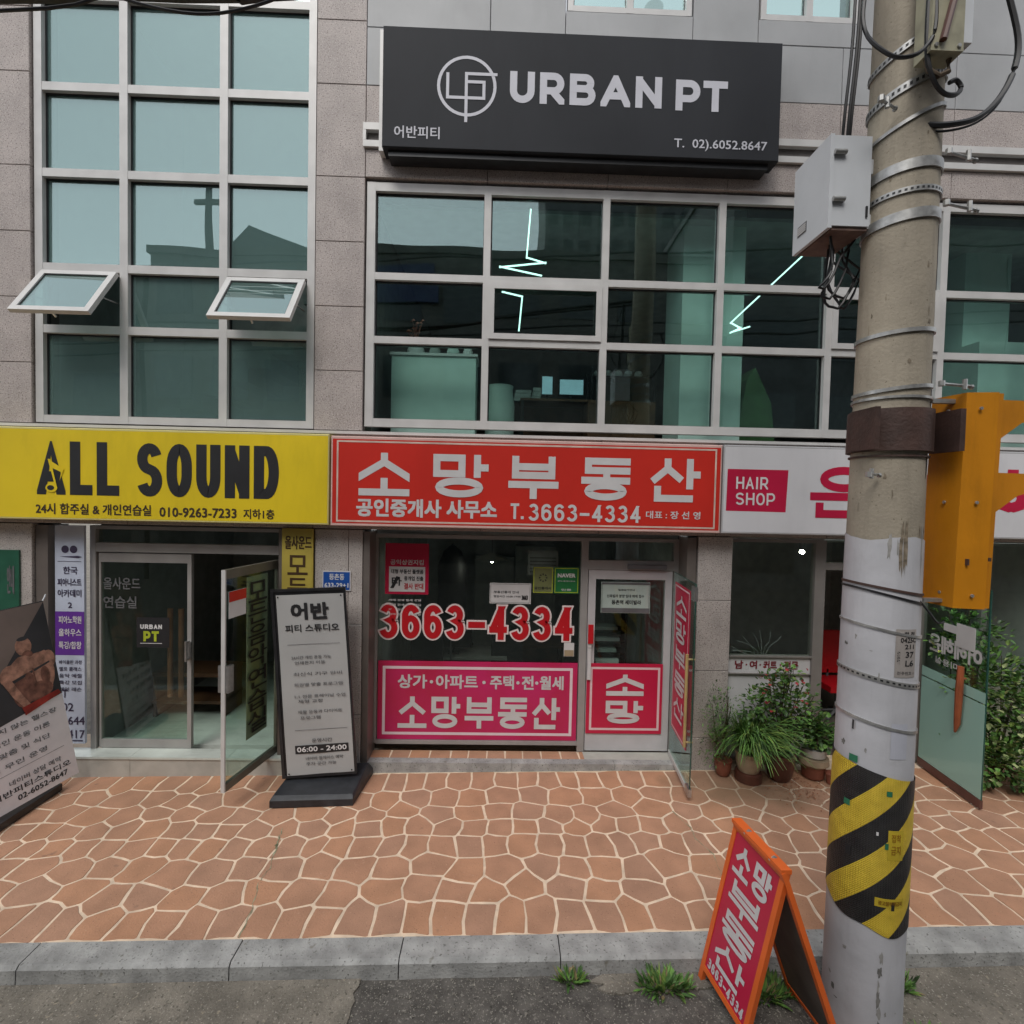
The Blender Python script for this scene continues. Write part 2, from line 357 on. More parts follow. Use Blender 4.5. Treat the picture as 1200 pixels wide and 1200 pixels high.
def letters(par, fr, s, x0, x1, y0, y1, t, m_, gap=.18, grow=0, c=.003, widths=None, name='letter'):
    ws = [(widths or {}).get(ch, 1) for ch in s]; unit = (x1-x0)/(sum(ws)+gap*(len(s)-1)); x = x0
    for ch, w in zip(s, ws):
        if ch != ' ': mb = MB(); glyph(mb, fr, ch, x, y0, w*unit, y1-y0, t, grow, c); obj(name, mb, m_, par)
        x += (w+gap)*unit
def gl(par, fr, ch, x, y, w, h, t, m_, c=.003): mb = MB(); glyph(mb, fr, ch, x, y, w, h, t, 0, c); obj('letter', mb, m_, par)
def fontpts(s, vertical=False):
    if s not in _fc:
        c = bpy.data.curves.new('t', 'FONT'); c.body = s; c.size = 1; c.resolution_u = 2
        o = bpy.data.objects.new('t', c); _tmp.collection.objects.link(o)
        _tmp.view_layers[0].update(); dg = _tmp.view_layers[0].depsgraph
        me = bpy.data.meshes.new_from_object(o.evaluated_get(dg))
        vs = [(v.co.x, v.co.y) for v in me.vertices]; fs = [tuple(p.vertices) for p in me.polygons]
        bpy.data.objects.remove(o); bpy.data.curves.remove(c); bpy.data.meshes.remove(me)
        xs = [v[0] for v in vs]; ys = [v[1] for v in vs]; _fc[s] = (vs, fs, min(xs), max(xs), min(ys), max(ys))
    return _fc[s]
def fit(mb, fr, s, x0, x1, y0, y1, bold=.02, c=.003, mirror=False):
    vs, fs, a0, a1, b0, b1 = fontpts(s)
    sx, sy = (x1-x0)/(a1-a0), (y1-y0)/(b1-b0); d = bold*sy*1.0
    offs = [(0, 0)] if not bold else [(-d, -d), (d, -d), (-d, d), (d, d), (0, 0)]
    for k, (dx, dy) in enumerate(offs):
        i = len(mb.v)
        for vx, vy in vs:
            X = (vx-a0)*sx
            if mirror: X = (x1-x0)-X
            mb.v.append(tuple(fr(x0+X+dx, y0+(vy-b0)*sy+dy, c+k*.0003)))
        mb.f += [tuple(i+q for q in (reversed(f) if mirror else f)) for f in fs]
    return mb
def vertword(mb, fr, s, x0, x1, y0, y1, bold=.03, c=.003, gap=.15):
    n = len(s); h = (y1-y0)/(n+gap*(n-1))
    for k, ch in enumerate(s):
        t = y1-k*h*(1+gap)
        if ch in G: fit(mb, fr, ch, x0, x1, t-h, t, bold, c)
        else: fit(mb, fr, ch, x0, x1, t-h, t, bold, c)
    return mb
def rect(fr, a0, a1, b0, b1, c=.002): return MB().poly([fr(a0, b0, c), fr(a1, b0, c), fr(a1, b1, c), fr(a0, b1, c)])
def border(fr, a0, a1, b0, b1, w, c=.002):
    m = MB()
    for p in ((a0, a1, b0, b0+w), (a0, a1, b1-w, b1), (a0, a0+w, b0+w, b1-w), (a1-w, a1, b0+w, b1-w)):
        m.poly([fr(p[0], p[2], c), fr(p[1], p[2], c), fr(p[1], p[3], c), fr(p[0], p[3], c)])
    return m
def gz(x): return .018*x

# ------------------------------------------------------------------ GROUND
# pavement with separate stamped paving stones
YB, YF = .02, -2.12
pv = MB()
xs_ = [-14, 14]
pv.poly([(-14, YF, gz(-14)-.009), (14, YF, gz(14)-.009), (14, 1.0, gz(14)-.009), (-14, 1.0, gz(-14)-.009)])
pavement = obj('pavement', pv, grout, None, 'structure')
rows = [(-.02, -.35, .235, 0), (-.35, -.62, .30, 1), (-.62, -.84, .30, 1), (-.84, -1.04, .235, 0), (-1.04, -1.32, .225, 0),
        (-1.32, -1.58, .29, 1), (-1.58, -1.80, .30, 1), (-1.80, -2.10, .23, 0)]
seeds = []
for ri, (ya, yb, w, irr) in enumerate(rows):
    x = -7.2+random.random()*.2
    while x < 8.2:
        j = .055 if irr else .012
        seeds.append((x+random.uniform(-j, j), (ya+yb)/2+random.uniform(-j, j)*(1.5 if irr else .7), ri)); x += w*random.uniform(.88, 1.14)
def wob(x, y):
    p = V((x*3.2, y*3.2, 3.1)); q = V((x*9, y*9, 8.7))
    return x+.05*noise.noise(p)+.022*noise.noise(q), y+.035*noise.noise(p+V((9, 4, 2)))+.018*noise.noise(q+V((3, 3, 3)))
def cell(i):
    sx, sy, ri = seeds[i]
    P = [(sx-.5, YF+.008), (sx+.5, YF+.008), (sx+.5, YB-.03), (sx-.5, YB-.03)]
    for j, (tx, ty, rj) in enumerate(seeds):
        if j == i or abs(tx-sx) > .75 or abs(ty-sy) > .75: continue
        mx, my, nx, ny = (sx+tx)/2, (sy+ty)/2, sx-tx, sy-ty; out = []
        for k in range(len(P)):
            p, q = P[k], P[(k+1) % len(P)]; dp = (p[0]-mx)*nx+(p[1]-my)*ny; dq = (q[0]-mx)*nx+(q[1]-my)*ny
            if dp >= 0: out.append(p)
            if dp*dq < 0: t = dp/(dp-dq); out.append((p[0]+(q[0]-p[0])*t, p[1]+(q[1]-p[1])*t))
        P = out
        if len(P) < 3: return None
    return P
def inset(P, d):
    # polygon moved in by d (ccw)
    n = len(P); out = []
    ar = sum(P[k][0]*P[(k+1) % n][1]-P[(k+1) % n][0]*P[k][1] for k in range(n))
    if ar < 0: P = P[::-1]
    out = P
    E_ = []
    for k in range(n):
        a, b = P[k], P[(k+1) % n]; l = math.hypot(b[0]-a[0], b[1]-a[1])
        if l < 1e-6: continue
        E_.append((a, (-(b[1]-a[1])/l, (b[0]-a[0])/l)))
    for a, nn in E_:
        m0 = (a[0]+nn[0]*d, a[1]+nn[1]*d); new = []
        for k in range(len(out)):
            p, q = out[k], out[(k+1) % len(out)]; dp = (p[0]-m0[0])*nn[0]+(p[1]-m0[1])*nn[1]; dq = (q[0]-m0[0])*nn[0]+(q[1]-m0[1])*nn[1]
            if dp >= 0: new.append(p)
            if dp*dq < 0: t = dp/(dp-dq); new.append((p[0]+(q[0]-p[0])*t, p[1]+(q[1]-p[1])*t))
        out = new
        if len(out) < 3: return None
    return out
def stone(mb, P):
    # subdivide, wobble, round corners, then a low chamfered slab
    Q = []; n = len(P)
    for k in range(n):
        a, b = P[k], P[(k+1) % n]; l = math.hypot(b[0]-a[0], b[1]-a[1])
        if l < .03: Q.append(((a[0]+b[0])/2, (a[1]+b[1])/2)); continue
        c_ = min(.007/l, .3)
        for t in ([c_, .5, 1-c_] if l > .1 else [c_, 1-c_]): Q.append((a[0]+(b[0]-a[0])*t, a[1]+(b[1]-a[1])*t))
    cx = sum(p[0] for p in Q)/len(Q); cy = sum(p[1] for p in Q)/len(Q); dz = random.uniform(-.0015, .0015); i = len(mb.v); m = len(Q)
    for s, z in ((1.0, -.009), (1.0, -.0055), (.982, -.0045)):
        for p in Q:
            x, y = wob(cx+(p[0]-cx)*s, cy+(p[1]-cy)*s); y = min(max(y, YF+.003), YB); mb.v.append((x, y, gz(x)+z+(dz if z > -.009 else 0)))
    for l in (0, m):
        for k in range(m): mb.f.append((i+l+k, i+l+(k+1) % m, i+l+m+(k+1) % m, i+l+m+k))
    mb.f.append(tuple(i+2*m+k for k in range(m)))
def seen(x, y):
    d = y+5.6; px = (x/d-.025)*600+600
    return -20 < px < 1220
cand = []; stuffm = MB()
for i in range(len(seeds)):
    P = cell(i)
    P = P and inset(P, .0112)
    if not P: continue
    cand.append((0 if seen(seeds[i][0], seeds[i][1]) else 1, seeds[i][1], P))
cand.sort(key=lambda c: (c[0], c[1]))
for k, (o_, y_, P) in enumerate(cand):
    if o_ == 0 and k < 300:
        mb = MB(); stone(mb, P); obj('paving_stone', mb, random.choice(stonemat), pavement)
    else: stone(stuffm, P)
o = obj('paving_stone_remainder', stuffm, stonemat[0], pavement, 'stuff')

crk = mat('crack_filler', (.30, .30, .20), .9, .4, 20, c2=(.10, .10, .05))
for P in ([(-1.93, -.93), (-1.90, -1.1), (-1.87, -1.22), (-1.82, -1.45), (-1.84, -1.6), (-1.77, -1.85), (-1.74, -2.11)], [(1.75, -.75), (1.83, -1.0), (1.82, -1.15), (1.90, -1.35), (1.86, -1.6)], [(-.3, -.01), (.4, -.012), (1.2, -.008), (2.0, -.012)]):
    m = MB(); pts = []
    for a, b in zip(P, P[1:]):
        for q in range(6): t = q/6; pts.append((a[0]+(b[0]-a[0])*t+random.uniform(-.008, .008), a[1]+(b[1]-a[1])*t+random.uniform(-.004, .004)))
    pts.append(P[-1])
    for k, (x, y) in enumerate(pts):
        w = random.uniform(.001, .006)*(2.4 if 4 < k < 14 and P[0][0] < -1 and len(P) > 5 else 1); m.v += [(x-w, y-w*.5, gz(x)-.0022), (x+w, y+w*.5, gz(x)-.0022)]
    for k in range(len(pts)-1): m.f.append((2*k, 2*k+1, 2*k+3, 2*k+2))
    obj('crack', m, crk, pavement)
# kerb
kerb = obj('kerb', MB().poly([(-14, -2.30, gz(-14)-.14), (14, -2.30, gz(14)-.14), (14, -2.13, gz(14)-.14), (-14, -2.13, gz(-14)-.14)]), grout, None, 'structure')
x = -13.6
KX = [-4.05, -3.06, -1.70, -.60, .47, 1.63, 2.75, 3.95, 5.1]
KX = [-12.9+1.1*k for k in range(8)]+KX+[6.2, 7.3, 8.4, 9.5]
for a, b in zip(KX, KX[1:]):
    m = MB(); g_ = .004; dz = random.uniform(-.003, .003); i = 0
    prof = [(-2.122, -.13), (-2.122, .0), (-2.286, .0), (-2.31, -.022), (-2.316, -.13)]
    for xx in (a+g_, b-g_):
        for y, z in prof: m.v.append((xx, y, gz(xx)+z+(dz if z > -.1 else 0)))
    n = 5; m.f = [(0, 1, 2, 3, 4)[::-1], (5, 6, 7, 8, 9)]+[(k, (k+1) % n, n+(k+1) % n, n+k) for k in range(n)]
    obj('kerb_stone', m, kerbmat, kerb)
# road
m = MB(); nx, ny = 150, 26
for j in range(ny+1):
    y = -2.3-(j/ny)**2.0*5.2
    for i in range(nx+1):
        x = -14+28*i/nx; n_ = noise.noise(V((x*2.5, y*2.5, 0)))*.008+noise.noise(V((x*9, y*9, 0)))*.003
        m.v.append((x, y, gz(x)-.118+n_+(-.012*(y+2.3)*-.3)))
for j in range(ny):
    for i in range(nx): a = j*(nx+1)+i; m.f.append((a, a+nx+1, a+nx+2, a+1))
m.sm = True
road = obj('road', m, asphalt, None, 'structure')
far = MB().poly([(-300, -300, -.45), (300, -300, -.45), (300, 200, -.45), (-300, 200, -.45)])
obj('ground', far, gutter, None, 'structure')
far = MB().poly([(-40, -13.2, -.3), (40, -13.2, -.3), (40, -7.2, -.42), (-40, -7.2, -.42)])
obj('street', far, asphalt, None, 'structure')
# worn concrete gutter patches (irregular slabs lying on the asphalt by the kerb)
def patch(P, name, z=.006):
    m = MB(); top = [(x, y, gz(x)-.112+z) for x, y in P]; m.v = top+[(x, y, gz(x)-.15) for x, y in P]; n = len(P)
    m.f = [tuple(range(n))]+[(k, n+k, n+(k+1) % n, (k+1) % n) for k in range(n)]
    return obj(name, m, gutter, road)
def rag(x0, x1, y0, y1, n=26, j=.05):
    n *= 5; P = [(x0+(x1-x0)*k/n, y0+j*2.2*noise.noise(V((k*.11, x0, 1)))+j*1.2*noise.noise(V((k*.7, x0, 5)))+random.uniform(-j, j)*.15) for k in range(n+1)]
    L_ = abs(y1-y0); return P+[(x1+.10+.05*noise.noise(V((k_*1.3, x1, 2))), y0+(y1-y0)*k_/7) for k_ in range(1, 8)]+[(x0-.05*(k_ % 3), y1-(y1-y0)*k_/5) for k_ in range(0, 5)]
patch(rag(-6, -.95, -2.66, -2.318), 'gutter_patch')
patch(rag(.75, 1.35, -2.44, -2.318, 8, .02), 'gutter_patch')
patch(rag(2.3, 7.5, -2.9, -2.318), 'gutter_patch')
# grit, pebbles
gm = MB()
for k in range(3800):
    x = random.uniform(-4, 5); y = -2.33-abs(random.gauss(0, .17)) if k < 2600 else random.uniform(-3.2, -2.33)
    s = random.uniform(.002, .0065)*(2.2 if random.random() < .06 else 1); z = gz(x)-.108
    i = len(gm.v); a = random.random()*6
    for q in range(3): gm.v.append((x+s*math.cos(a+q*2.1), y+s*math.sin(a+q*2.1), z-s*.3))
    gm.v.append((x, y, z+s*.8)); gm.f += [(i, i+1, i+3), (i+1, i+2, i+3), (i+2, i, i+3)]
obj('grit_debris', gm, mat('grit', (.3, .28, .24), .9, .4, 60), None, 'stuff')['kind'] = 'stuff'
# fallen petals and dry leaves by the pots
gm = MB()
for k in range(240):
    x = random.gauss(3.2, .2); y = random.gauss(-.42, .16); s = random.uniform(.006, .015)
    if y > -.05: continue
    a = random.random()*6; z = gz(x)+.006
    gm.poly([(x+s*math.cos(a), y+s*math.sin(a), z), (x+s*.5*math.cos(a+1.6), y+s*.5*math.sin(a+1.6), z+.004), (x-s*math.cos(a), y-s*math.sin(a), z+.002), (x-s*.5*math.cos(a+1.6), y-s*.5*math.sin(a+1.6), z)])
obj('fallen_leaves', gm, mat('dry_leaf', (.26, .10, .04), .8, .5, 60, c2=(.14, .05, .03)), None, 'stuff')

# ------------------------------------------------------------------ BUILDING
bld = thing('commercial_building', 'stone clad commercial building with large grid windows and three ground floor shops', 'building', (0, 1, 0))
core = MB()
def cbox(x0, x1, z0, z1, y0=.07, y1=.35): core.box(x0, x1, y0, y1, z0, z1)
cbox(-9, -4.985, -.6, 12); cbox(-2.025, -1.49, 3.74, 12); cbox(-4.985, 9, 2.66, 3.73)
cbox(-2.33, -1.47, -.4, 2.66, .07, .33); cbox(2.21, 2.6, -.3, 2.66, .07, .33); cbox(6.5, 9, -.3, 2.66); cbox(7.45, 9, 3.73, 12)
cbox(-1.49, 7.45, 6.42, 8.24); cbox(-1.49, .6, 8.24, 12); cbox(1.97, 2.68, 8.24, 12); cbox(3.78, 5.0, 8.24, 12); cbox(5.0, 7.45, 8.24, 12)
obj('wall', core, darkwall, bld)
WF = WALLF(.07)
def clad(x0, x1, z0, z1, m=granite, name='granite_panel', g=.003, t=.07, fr=WF):
    mb = MB(); bevelbox(mb, fr, x0+g, x1-g, z0+g, z1-g, 0, t+random.uniform(-.0012, .0012), .004); return obj(name, mb, m, bld)
ZJ = [3.73, 4.37, 5.055, 5.74, 6.42, 7.38, 8.04, 8.75, 9.5]
for a, b in zip(ZJ, ZJ[1:]):
    clad(-6.4, -4.99, a, b); clad(-2.02, -1.5, a, b)
for a, b in zip([-7.6, -6.4, -4.99], [-6.4, -4.99, -4.0]):
    clad(a, b if b < -4.5 else -2.02, 3.0, 3.73) if a < -6 else None
for a, b in ((-6.4, -4.0), (-4.0, -2.02), (-2.02, -.2), (-.2, 1.1), (1.1, 2.4), (2.4, 3.65), (3.65, 4.9), (4.9, 6.1), (6.1, 7.4)):
    clad(a, b, 3.10, 3.73); clad(a, b, 2.665, 3.10)
# bands above the long window
XJ = [-1.5, -.2, 1.1, 2.4, 3.62, 4.88, 6.1, 7.4]
for a, b in zip(XJ, XJ[1:]):
    clad(a, b, 6.425, 6.72); clad(a, b, 6.975, 7.38)
    clad(a, b, 7.38, 7.98, panelgrey, 'metal_panel'); 
for a, b in ((-1.5, -.2), (-.2, .6)): clad(a, b, 7.98, 9.0, panelgrey, 'metal_panel')
clad(.6, 1.97, 7.98, 8.24, panelgrey, 'metal_panel'); clad(1.97, 2.68, 7.98, 9.0, panelgrey, 'metal_panel')
clad(2.68, 3.78, 7.98, 8.24, panelgrey, 'metal_panel'); clad(3.78, 4.88, 7.98, 9.0, panelgrey, 'metal_panel')
clad(4.88, 6.1, 7.98, 9.0, panelgrey, 'metal_panel'); clad(6.1, 7.4, 7.98, 9.0, panelgrey, 'metal_panel')
# channel trim
tr = MB(); f0 = WALLF(0)
tr.obox(f0, -1.52, 7.6, 6.90, 6.972, -.07, .035); obj('channel_trim', tr, alu, bld); tr = MB(); tr.obox(f0, -1.52, 7.6, 6.725, 6.79, -.07, .035); tr.obox(f0, -1.523, -1.49, 6.792, 6.898, -.07, .034)
obj('channel_trim', tr, alu, bld)
tr = MB(); tr.obox(f0, -1.48, 7.6, 6.792, 6.898, -.065, -.02); obj('channel_recess', tr, darkwall, bld)
# sill strip over the signs
tr = MB(); tr.obox(f0, -6.4, 7.6, 3.69, 3.72, 0.004, .05); obj('drip_rail', tr, alu, bld)

def gridwin(name, xs, zs, Y, glass, fw=.055, dep=.09, parent=bld, skip=(), ow=.075, label=None):
    """frame of full-height mullions with rails between them; every pane a separate sheet of glass"""
    fr = WALLF(Y); m = MB(); n, k = len(xs), len(zs)
    ws = [ow if i in (0, n-1) else fw for i in range(n)]; hs_ = [ow if i in (0, k-1) else fw for i in range(k)]
    for i, x in enumerate(xs): m.obox(fr, x-ws[i]/2, x+ws[i]/2, zs[0]-hs_[0]/2, zs[-1]+hs_[-1]/2, -dep, 0)
    for i in range(n-1):
        for j, z in enumerate(zs): m.obox(fr, xs[i]+ws[i]/2, xs[i+1]-ws[i+1]/2, z-hs_[j]/2, z+hs_[j]/2, -dep, -.003)
    wdw = obj('window', m, alu, parent)
    if label: wdw['label'] = label
    bd = MB()
    for i in range(n-1):
        for j in range(k-1):
            a0, a1, b0, b1 = xs[i]+ws[i]/2, xs[i+1]-ws[i+1]/2, zs[j]+hs_[j]/2, zs[j+1]-hs_[j+1]/2
            # dark gasket round the pane
            for q in ((a0, a1, b0, b0+.008), (a0, a1, b1-.014, b1), (a0, a0+.014, b0+.008, b1-.014), (a1-.006, a1, b0+.008, b1-.014)):
                bd.obox(fr, q[0], q[1], q[2], q[3], -dep+.004, -dep*.55)
            if (i, j) in skip: continue
            g = MB().obox(fr, a0, a1, b0, b1, -dep*.72, -dep*.72+.006); 
            # tiny individual tilt so every pane reflects a little differently
            tx, tz = random.uniform(-.004, .004), random.uniform(-.004, .004)
            g.v = [(x, y+tx*(x-a0)+tz*(z-b0), z) for x, y, z in g.v]
            obj('pane', g, glass, wdw)
    obj('gasket', bd, blackmetal, wdw)
    return wdw
# stair window on the left: panes with two swung out
wA = gridwin('window', [-4.935, -4.05, -3.005, -2.075], [3.785, 4.74, 5.39, 6.375, 7.265, 8.2, 9.1], .03, gA, fw=.085, skip=((0, 1), (2, 1)), ow=.08, label='tall pale framed stair window three panes wide')
def sash(x0, x1, ztop, y0, h, ang, glass, rail=.06, base=bld, lb=None):
    u = V((1, 0, 0)); v = V((0, -math.sin(ang), -math.cos(ang)))*-1       # v points up along the sash
    fr = FR(V((0, y0, ztop))-V((0, -math.sin(ang), -math.cos(ang)))*-h, u, v)
    m = MB()
    for q in ((x0, x0+rail, 0, h), (x1-rail, x1, 0, h), (x0+rail, x1-rail, 0, rail), (x0+rail, x1-rail, h-rail, h)): m.obox(fr, *q, -.025, .02)
    s = obj('sash', m, alu, base)
    if lb: s['label'] = lb
    obj('pane', MB().obox(fr, x0+rail, x1-rail, rail, h-rail, -.004, .004), glass, s)
    obj('gasket', border(fr, x0+rail-.001, x1-rail+.001, rail-.001, h-rail+.001, .012, .0075), blackmetal, s)
    a = MB()
    for x in (x0+.03, x1-.03):
        p = fr(x, h*.45, -.03); a.tube([p, (x, y0+.05, ztop-.30)], .008, 6)
    a.tube([fr((x0+x1)/2, .03, -.02), fr((x0+x1)/2, .03, -.08)], .012, 6)
    obj('stay_arm', a, steel, s)
    return s
gs = glassmat('sash_glass', (.6, .8, .77), .30, gtint=(.75, .88, .87), frost_sheen=.3, fcol=(.2, .32, .31))  # pale diffuse share again stands for reflected sky on the open sashes
sash(-4.87, -4.09, 5.325, .0, .665, R(35), gs, lb='open top hung sash on the outer side')
sash(-2.94, -2.12, 5.31, .0, .665, R(36), gs, lb='open top hung sash beside the pilaster')
# long window
wB = gridwin('window', [-1.44, -.19, 1.10, 2.375, 3.60, 4.87, 6.10, 7.35], [3.83, 4.725, 5.405, 6.35], .03, gbase, fw=.075, ow=.09, label='long pale framed first floor window')
for x0, x1 in ((-.16, 1.07), (3.63, 4.83)):
    fr = WALLF(.03); m = MB()
    for q in ((x0, x0+.06, 4.765, 5.365), (x1-.06, x1, 4.765, 5.365), (x0+.06, x1-.06, 4.765, 4.825), (x0+.06, x1-.06, 5.305, 5.365)): m.obox(fr, *q, .0005, .018)
    obj('sash', m, alu, wB)
# small windows at the top
for x0, x1 in ((.62, 1.95), (2.70, 3.76)):
    gridwin('window', [x0+.03, (x0+x1)/2, x1-.03], [8.27, 9.0], .0, gbase, fw=.07, ow=.06)
# stair room and gym room behind the glass
def room(x0, x1, y0, y1, z0, z1, wall, floor, name, parent=bld, ceil=None):
    m = MB(); m.poly([(x0, y1, z0), (x1, y1, z0), (x1, y1, z1), (x0, y1, z1)]); m.poly([(x0, y0, z0), (x0, y1, z0), (x0, y1, z1), (x0, y0, z1)]); m.poly([(x1, y1, z0), (x1, y0, z0), (x1, y0, z1), (x1, y1, z1)])
    o = obj(name, m, wall, parent)
    obj('room_floor', MB().box(x0, x1, y0, y1, z0-.05, z0), floor, parent); obj('room_ceiling', MB().box(x0, x1, y0, y1, z1, z1+.05), ceil or wall, parent)
room(-4.98, -2.03, .335, 2.6, 3.7, 9.2, roommid, roomfloor, 'stair_room_wall')
m = MB()
for k in range(9): m.box(-4.9+k*.3, -4.9+(k+1)*.3, 1.4, 2.5, 3.75+k*.19, 3.95+k*.19)
m.box(-2.6, -2.05, 1.2, 2.55, 5.5, 5.62)
obj('stair_flight', m, roommid, bld)
room(-1.48, 7.4, .335, 6.0, 3.62, 6.55, roomdark, roomfloor, 'gym_wall')
m = MB(); m.box(-1.45, 7.35, .36, 5.9, 6.3, 6.34); obj('soffit', m, roommid, bld)
m = MB(); m.box(2.12, 2.86, .5, 1.1, 3.63, 6.5); obj('interior_column', m, tealpanel, bld)
m = MB(); m.box(5.75, 6.55, .5, 1.1, 3.63, 5.05); m.box(5.9, 6.5, .9, 1.2, 5.05, 6.3); obj('partition', m, tealpanel, bld)

# ---- things inside the gym (first floor)
c = thing('storage_cabinet', 'pale mint cabinet standing behind the lowest pane above the red sign', 'cabinet', (-.8, .7, 3.63))
obj('cabinet_body', MB().box(-1.30, -.31, .5, .95, 3.63, 4.69), tealpanel, c); obj('cabinet_top', MB().box(-1.32, -.29, .48, .97, 4.69, 4.72), white, c)
for i, x in enumerate((-1.05, -.82, -.6, -.42)):
    p = thing('vase', ['wide white vase at the left end of the mint cabinet top', 'grey green jar second along the mint cabinet top', 'round jar third along the mint cabinet top', 'small jar at the right end of the mint cabinet top'][i], 'vase', (x, .7, 4.72), 'vases on the mint cabinet')
    s = (1.25, .8, .9, .7)[i]
    obj('vase_body', MB().lathe(x, .7, [(.04*s, 4.72), (.075*s, 4.74), (.085*s, 4.80), (.06*s, 4.80+.06*s), (.07*s, 4.80+.08*s)], 14), (white, roommid, tealpanel, white)[i], p)
    if i == 0:
        m = MB()
        for k in range(16):
            a = random.random()*6.3; r = random.uniform(.02, .11); z = 4.98+random.uniform(0, .16); m.tube([(x, .7, 4.9), (x+r*math.cos(a), .7+r*math.sin(a), z)], .004, 4)
            m.poly([(x+r*math.cos(a)-.03, .7+r*math.sin(a), z), (x+r*math.cos(a), .66+r*math.sin(a), z+.01), (x+r*math.cos(a)+.03, .7+r*math.sin(a), z+.02), (x+r*math.cos(a), .73+r*math.sin(a), z+.05)])
        obj('flower', m, mat('pink_flower', (.45, .16, .12), .6), p)
def desk(x, y, z, w, d, h, m, label, cat='desk', grp=None):
    t = thing('desk', label, cat, (x, y, z), grp)
    obj('desk_top', MB().box(x-w/2, x+w/2, y-d/2, y+d/2, z+h-.03, z+h), m, t)
    for sx in (-1, 1):
        for sy in (-1, 1): obj('leg', MB().box(x+sx*(w/2-.03)-.02, x+sx*(w/2-.03)+.02, y+sy*(d/2-.03)-.02, y+sy*(d/2-.03)+.02, z, z+h-.03), blackmetal, t)
    obj('modesty_panel', MB().box(x-w/2+.06, x+w/2-.06, y+d/2-.05, y+d/2-.03, z+.2, z+h-.04), m, t)
    return t
desk(.75, 1.5, 3.63, 1.0, .5, .74, wood, 'dark counter desk seen through the middle lower pane of the long window')
def monitor(x, y, z, w, h, label, scr, grp=None):
    t = thing('monitor', label, 'monitor', (x, y, z), grp)
    obj('screen_housing', MB().box(x-w/2, x+w/2, y, y+.03, z+.08, z+.08+h), blackmetal, t); obj('screen', MB().poly([(x-w/2+.01, y-.002, z+.09), (x+w/2-.01, y-.002, z+.09), (x+w/2-.01, y-.002, z+.07+h), (x-w/2+.01, y-.002, z+.07+h)]), scr, t)
    obj('stand_foot', MB().box(x-.08, x+.08, y-.05, y+.1, z, z+.012).box(x-.015, x+.015, y+.01, y+.03, z+.01, z+.09), blackmetal, t); return t
scr = mat('lit_screen', (.30, .50, .58), .4, emit=.3)
monitor(.95, 1.4, 4.37, .34, .22, 'lit blue monitor on the counter desk in the first floor gym', scr)
monitor(.62, 1.42, 4.37, .16, .26, 'narrow lit tablet beside the blue monitor on the counter desk', scr)
for i, (x, y, z, w_, h_, l) in enumerate(((.28, 1.45, 4.37, .22, .15, 'pale paper stack on the gym counter nearest the round bin'), (.47, 1.42, 4.37, .12, .18, 'narrow paper stack beside the tablet on the gym counter'))):
    t = thing('paper_stack', l, 'papers', (x, y, z))
    for k in range(3): obj('sheet', MB().box(x-w_/2+.01*k, x+w_/2+.008*k, y, y+.15, z+h_*k/3, z+h_*(k+1)/3-.004), roommid, t)
t = thing('storage_cabinet', 'dark low cabinet with drawers under the third lower pane of the long window', 'cabinet', (1.6, 1.2, 3.63)); obj('cabinet_body', MB().box(1.15, 2.05, 1.2, 1.6, 3.63, 4.35), wood, t)
for k in range(3): obj('drawer', MB().box(1.17+.295*k, 1.45+.295*k, 1.18, 1.198, 3.68, 4.31), wood, t)
m = MB().lathe(-.02, 1.0, [(.18, 3.63), (.19, 4.2), (.16, 4.42), (.17, 4.46)], 18); obj_ = obj('waste_bin', m, tealpanel); tag(obj_, 'pale round bin standing beside the counter desk behind the middle pane', 'bin')
def rack(x, y, z, w, label, n=4, items=True):
    t = thing('shelf_rack', label, 'rack', (x, y, z))
    m = MB()
    for sx in (-1, 1):
        for sy in (-1, 1): m.box(x+sx*w/2-.015, x+sx*w/2+.015, y+sy*.18-.015, y+sy*.18+.015, z, z+1.3)
    obj('post', m, blackmetal, t)
    for k in range(n): obj('shelf', MB().box(x-w/2, x+w/2, y-.18, y+.18, z+.1+k*.36, z+.12+k*.36), blackmetal, t)
    return t
rack(1.75, 2.0, 3.63, .9, 'black storage rack deep inside the gym behind the third lower pane')
for k in range(5):
    x = 1.42+k*.15; b = obj('exercise_ball', MB().lathe(x, 2.0, [(.0, 4.835), (.045, 4.85), (.065, 4.895), (.045, 4.94), (.001, 4.955)], 12), white)
    tag(b, 'small white exercise ball on the gym rack, '+('at its inner end', 'second of five from the windows with vases', 'middle one of five', 'fourth of five from the windows with vases', 'at the end beside the pale column')[k], 'ball', 'exercise balls on the gym rack')
m = MB(); P = [(2.95, 3.63), (3.5, 3.63), (3.42, 4.3), (3.2, 4.75), (3.1, 4.6)]
m.prism(P, WALLF(1.2), -.1, .35); o = obj('mat_stack', m, sage); tag(o, 'leaning green exercise mat behind the pane beside the column', 'mat')
# zigzag ceiling light strips
t = thing('zigzag_light', 'lit zigzag light strip with long upright tail behind the second upper pane', 'light', (.3, 1.5, 6.3))
def ledstrip(pts, par, y=1.5):
    m = MB()
    for a, b in zip(pts, pts[1:]): m.tube([(a[0], y, a[1]), (b[0], y+.02, b[1])], .009, 6)
    obj('light_strip', m, led, par)
ledstrip([(.286, 6.30), (.251, 5.76), (.475, 5.71), (-.057, 5.65), (.43, 5.57)], t, .27)
ledstrip([(-.022, 5.37), (.212, 5.33), (.181, 4.94)], t, .27)
t = thing('zigzag_light', 'lit zigzag light strip slanting down behind the pane beside the utility pole', 'light', (3.5, 1.2, 6.2))
ledstrip([(3.45, 5.92), (2.61, 5.10), (2.73, 5.05), (2.61, 4.99), (2.84, 5.07)], t, .27)

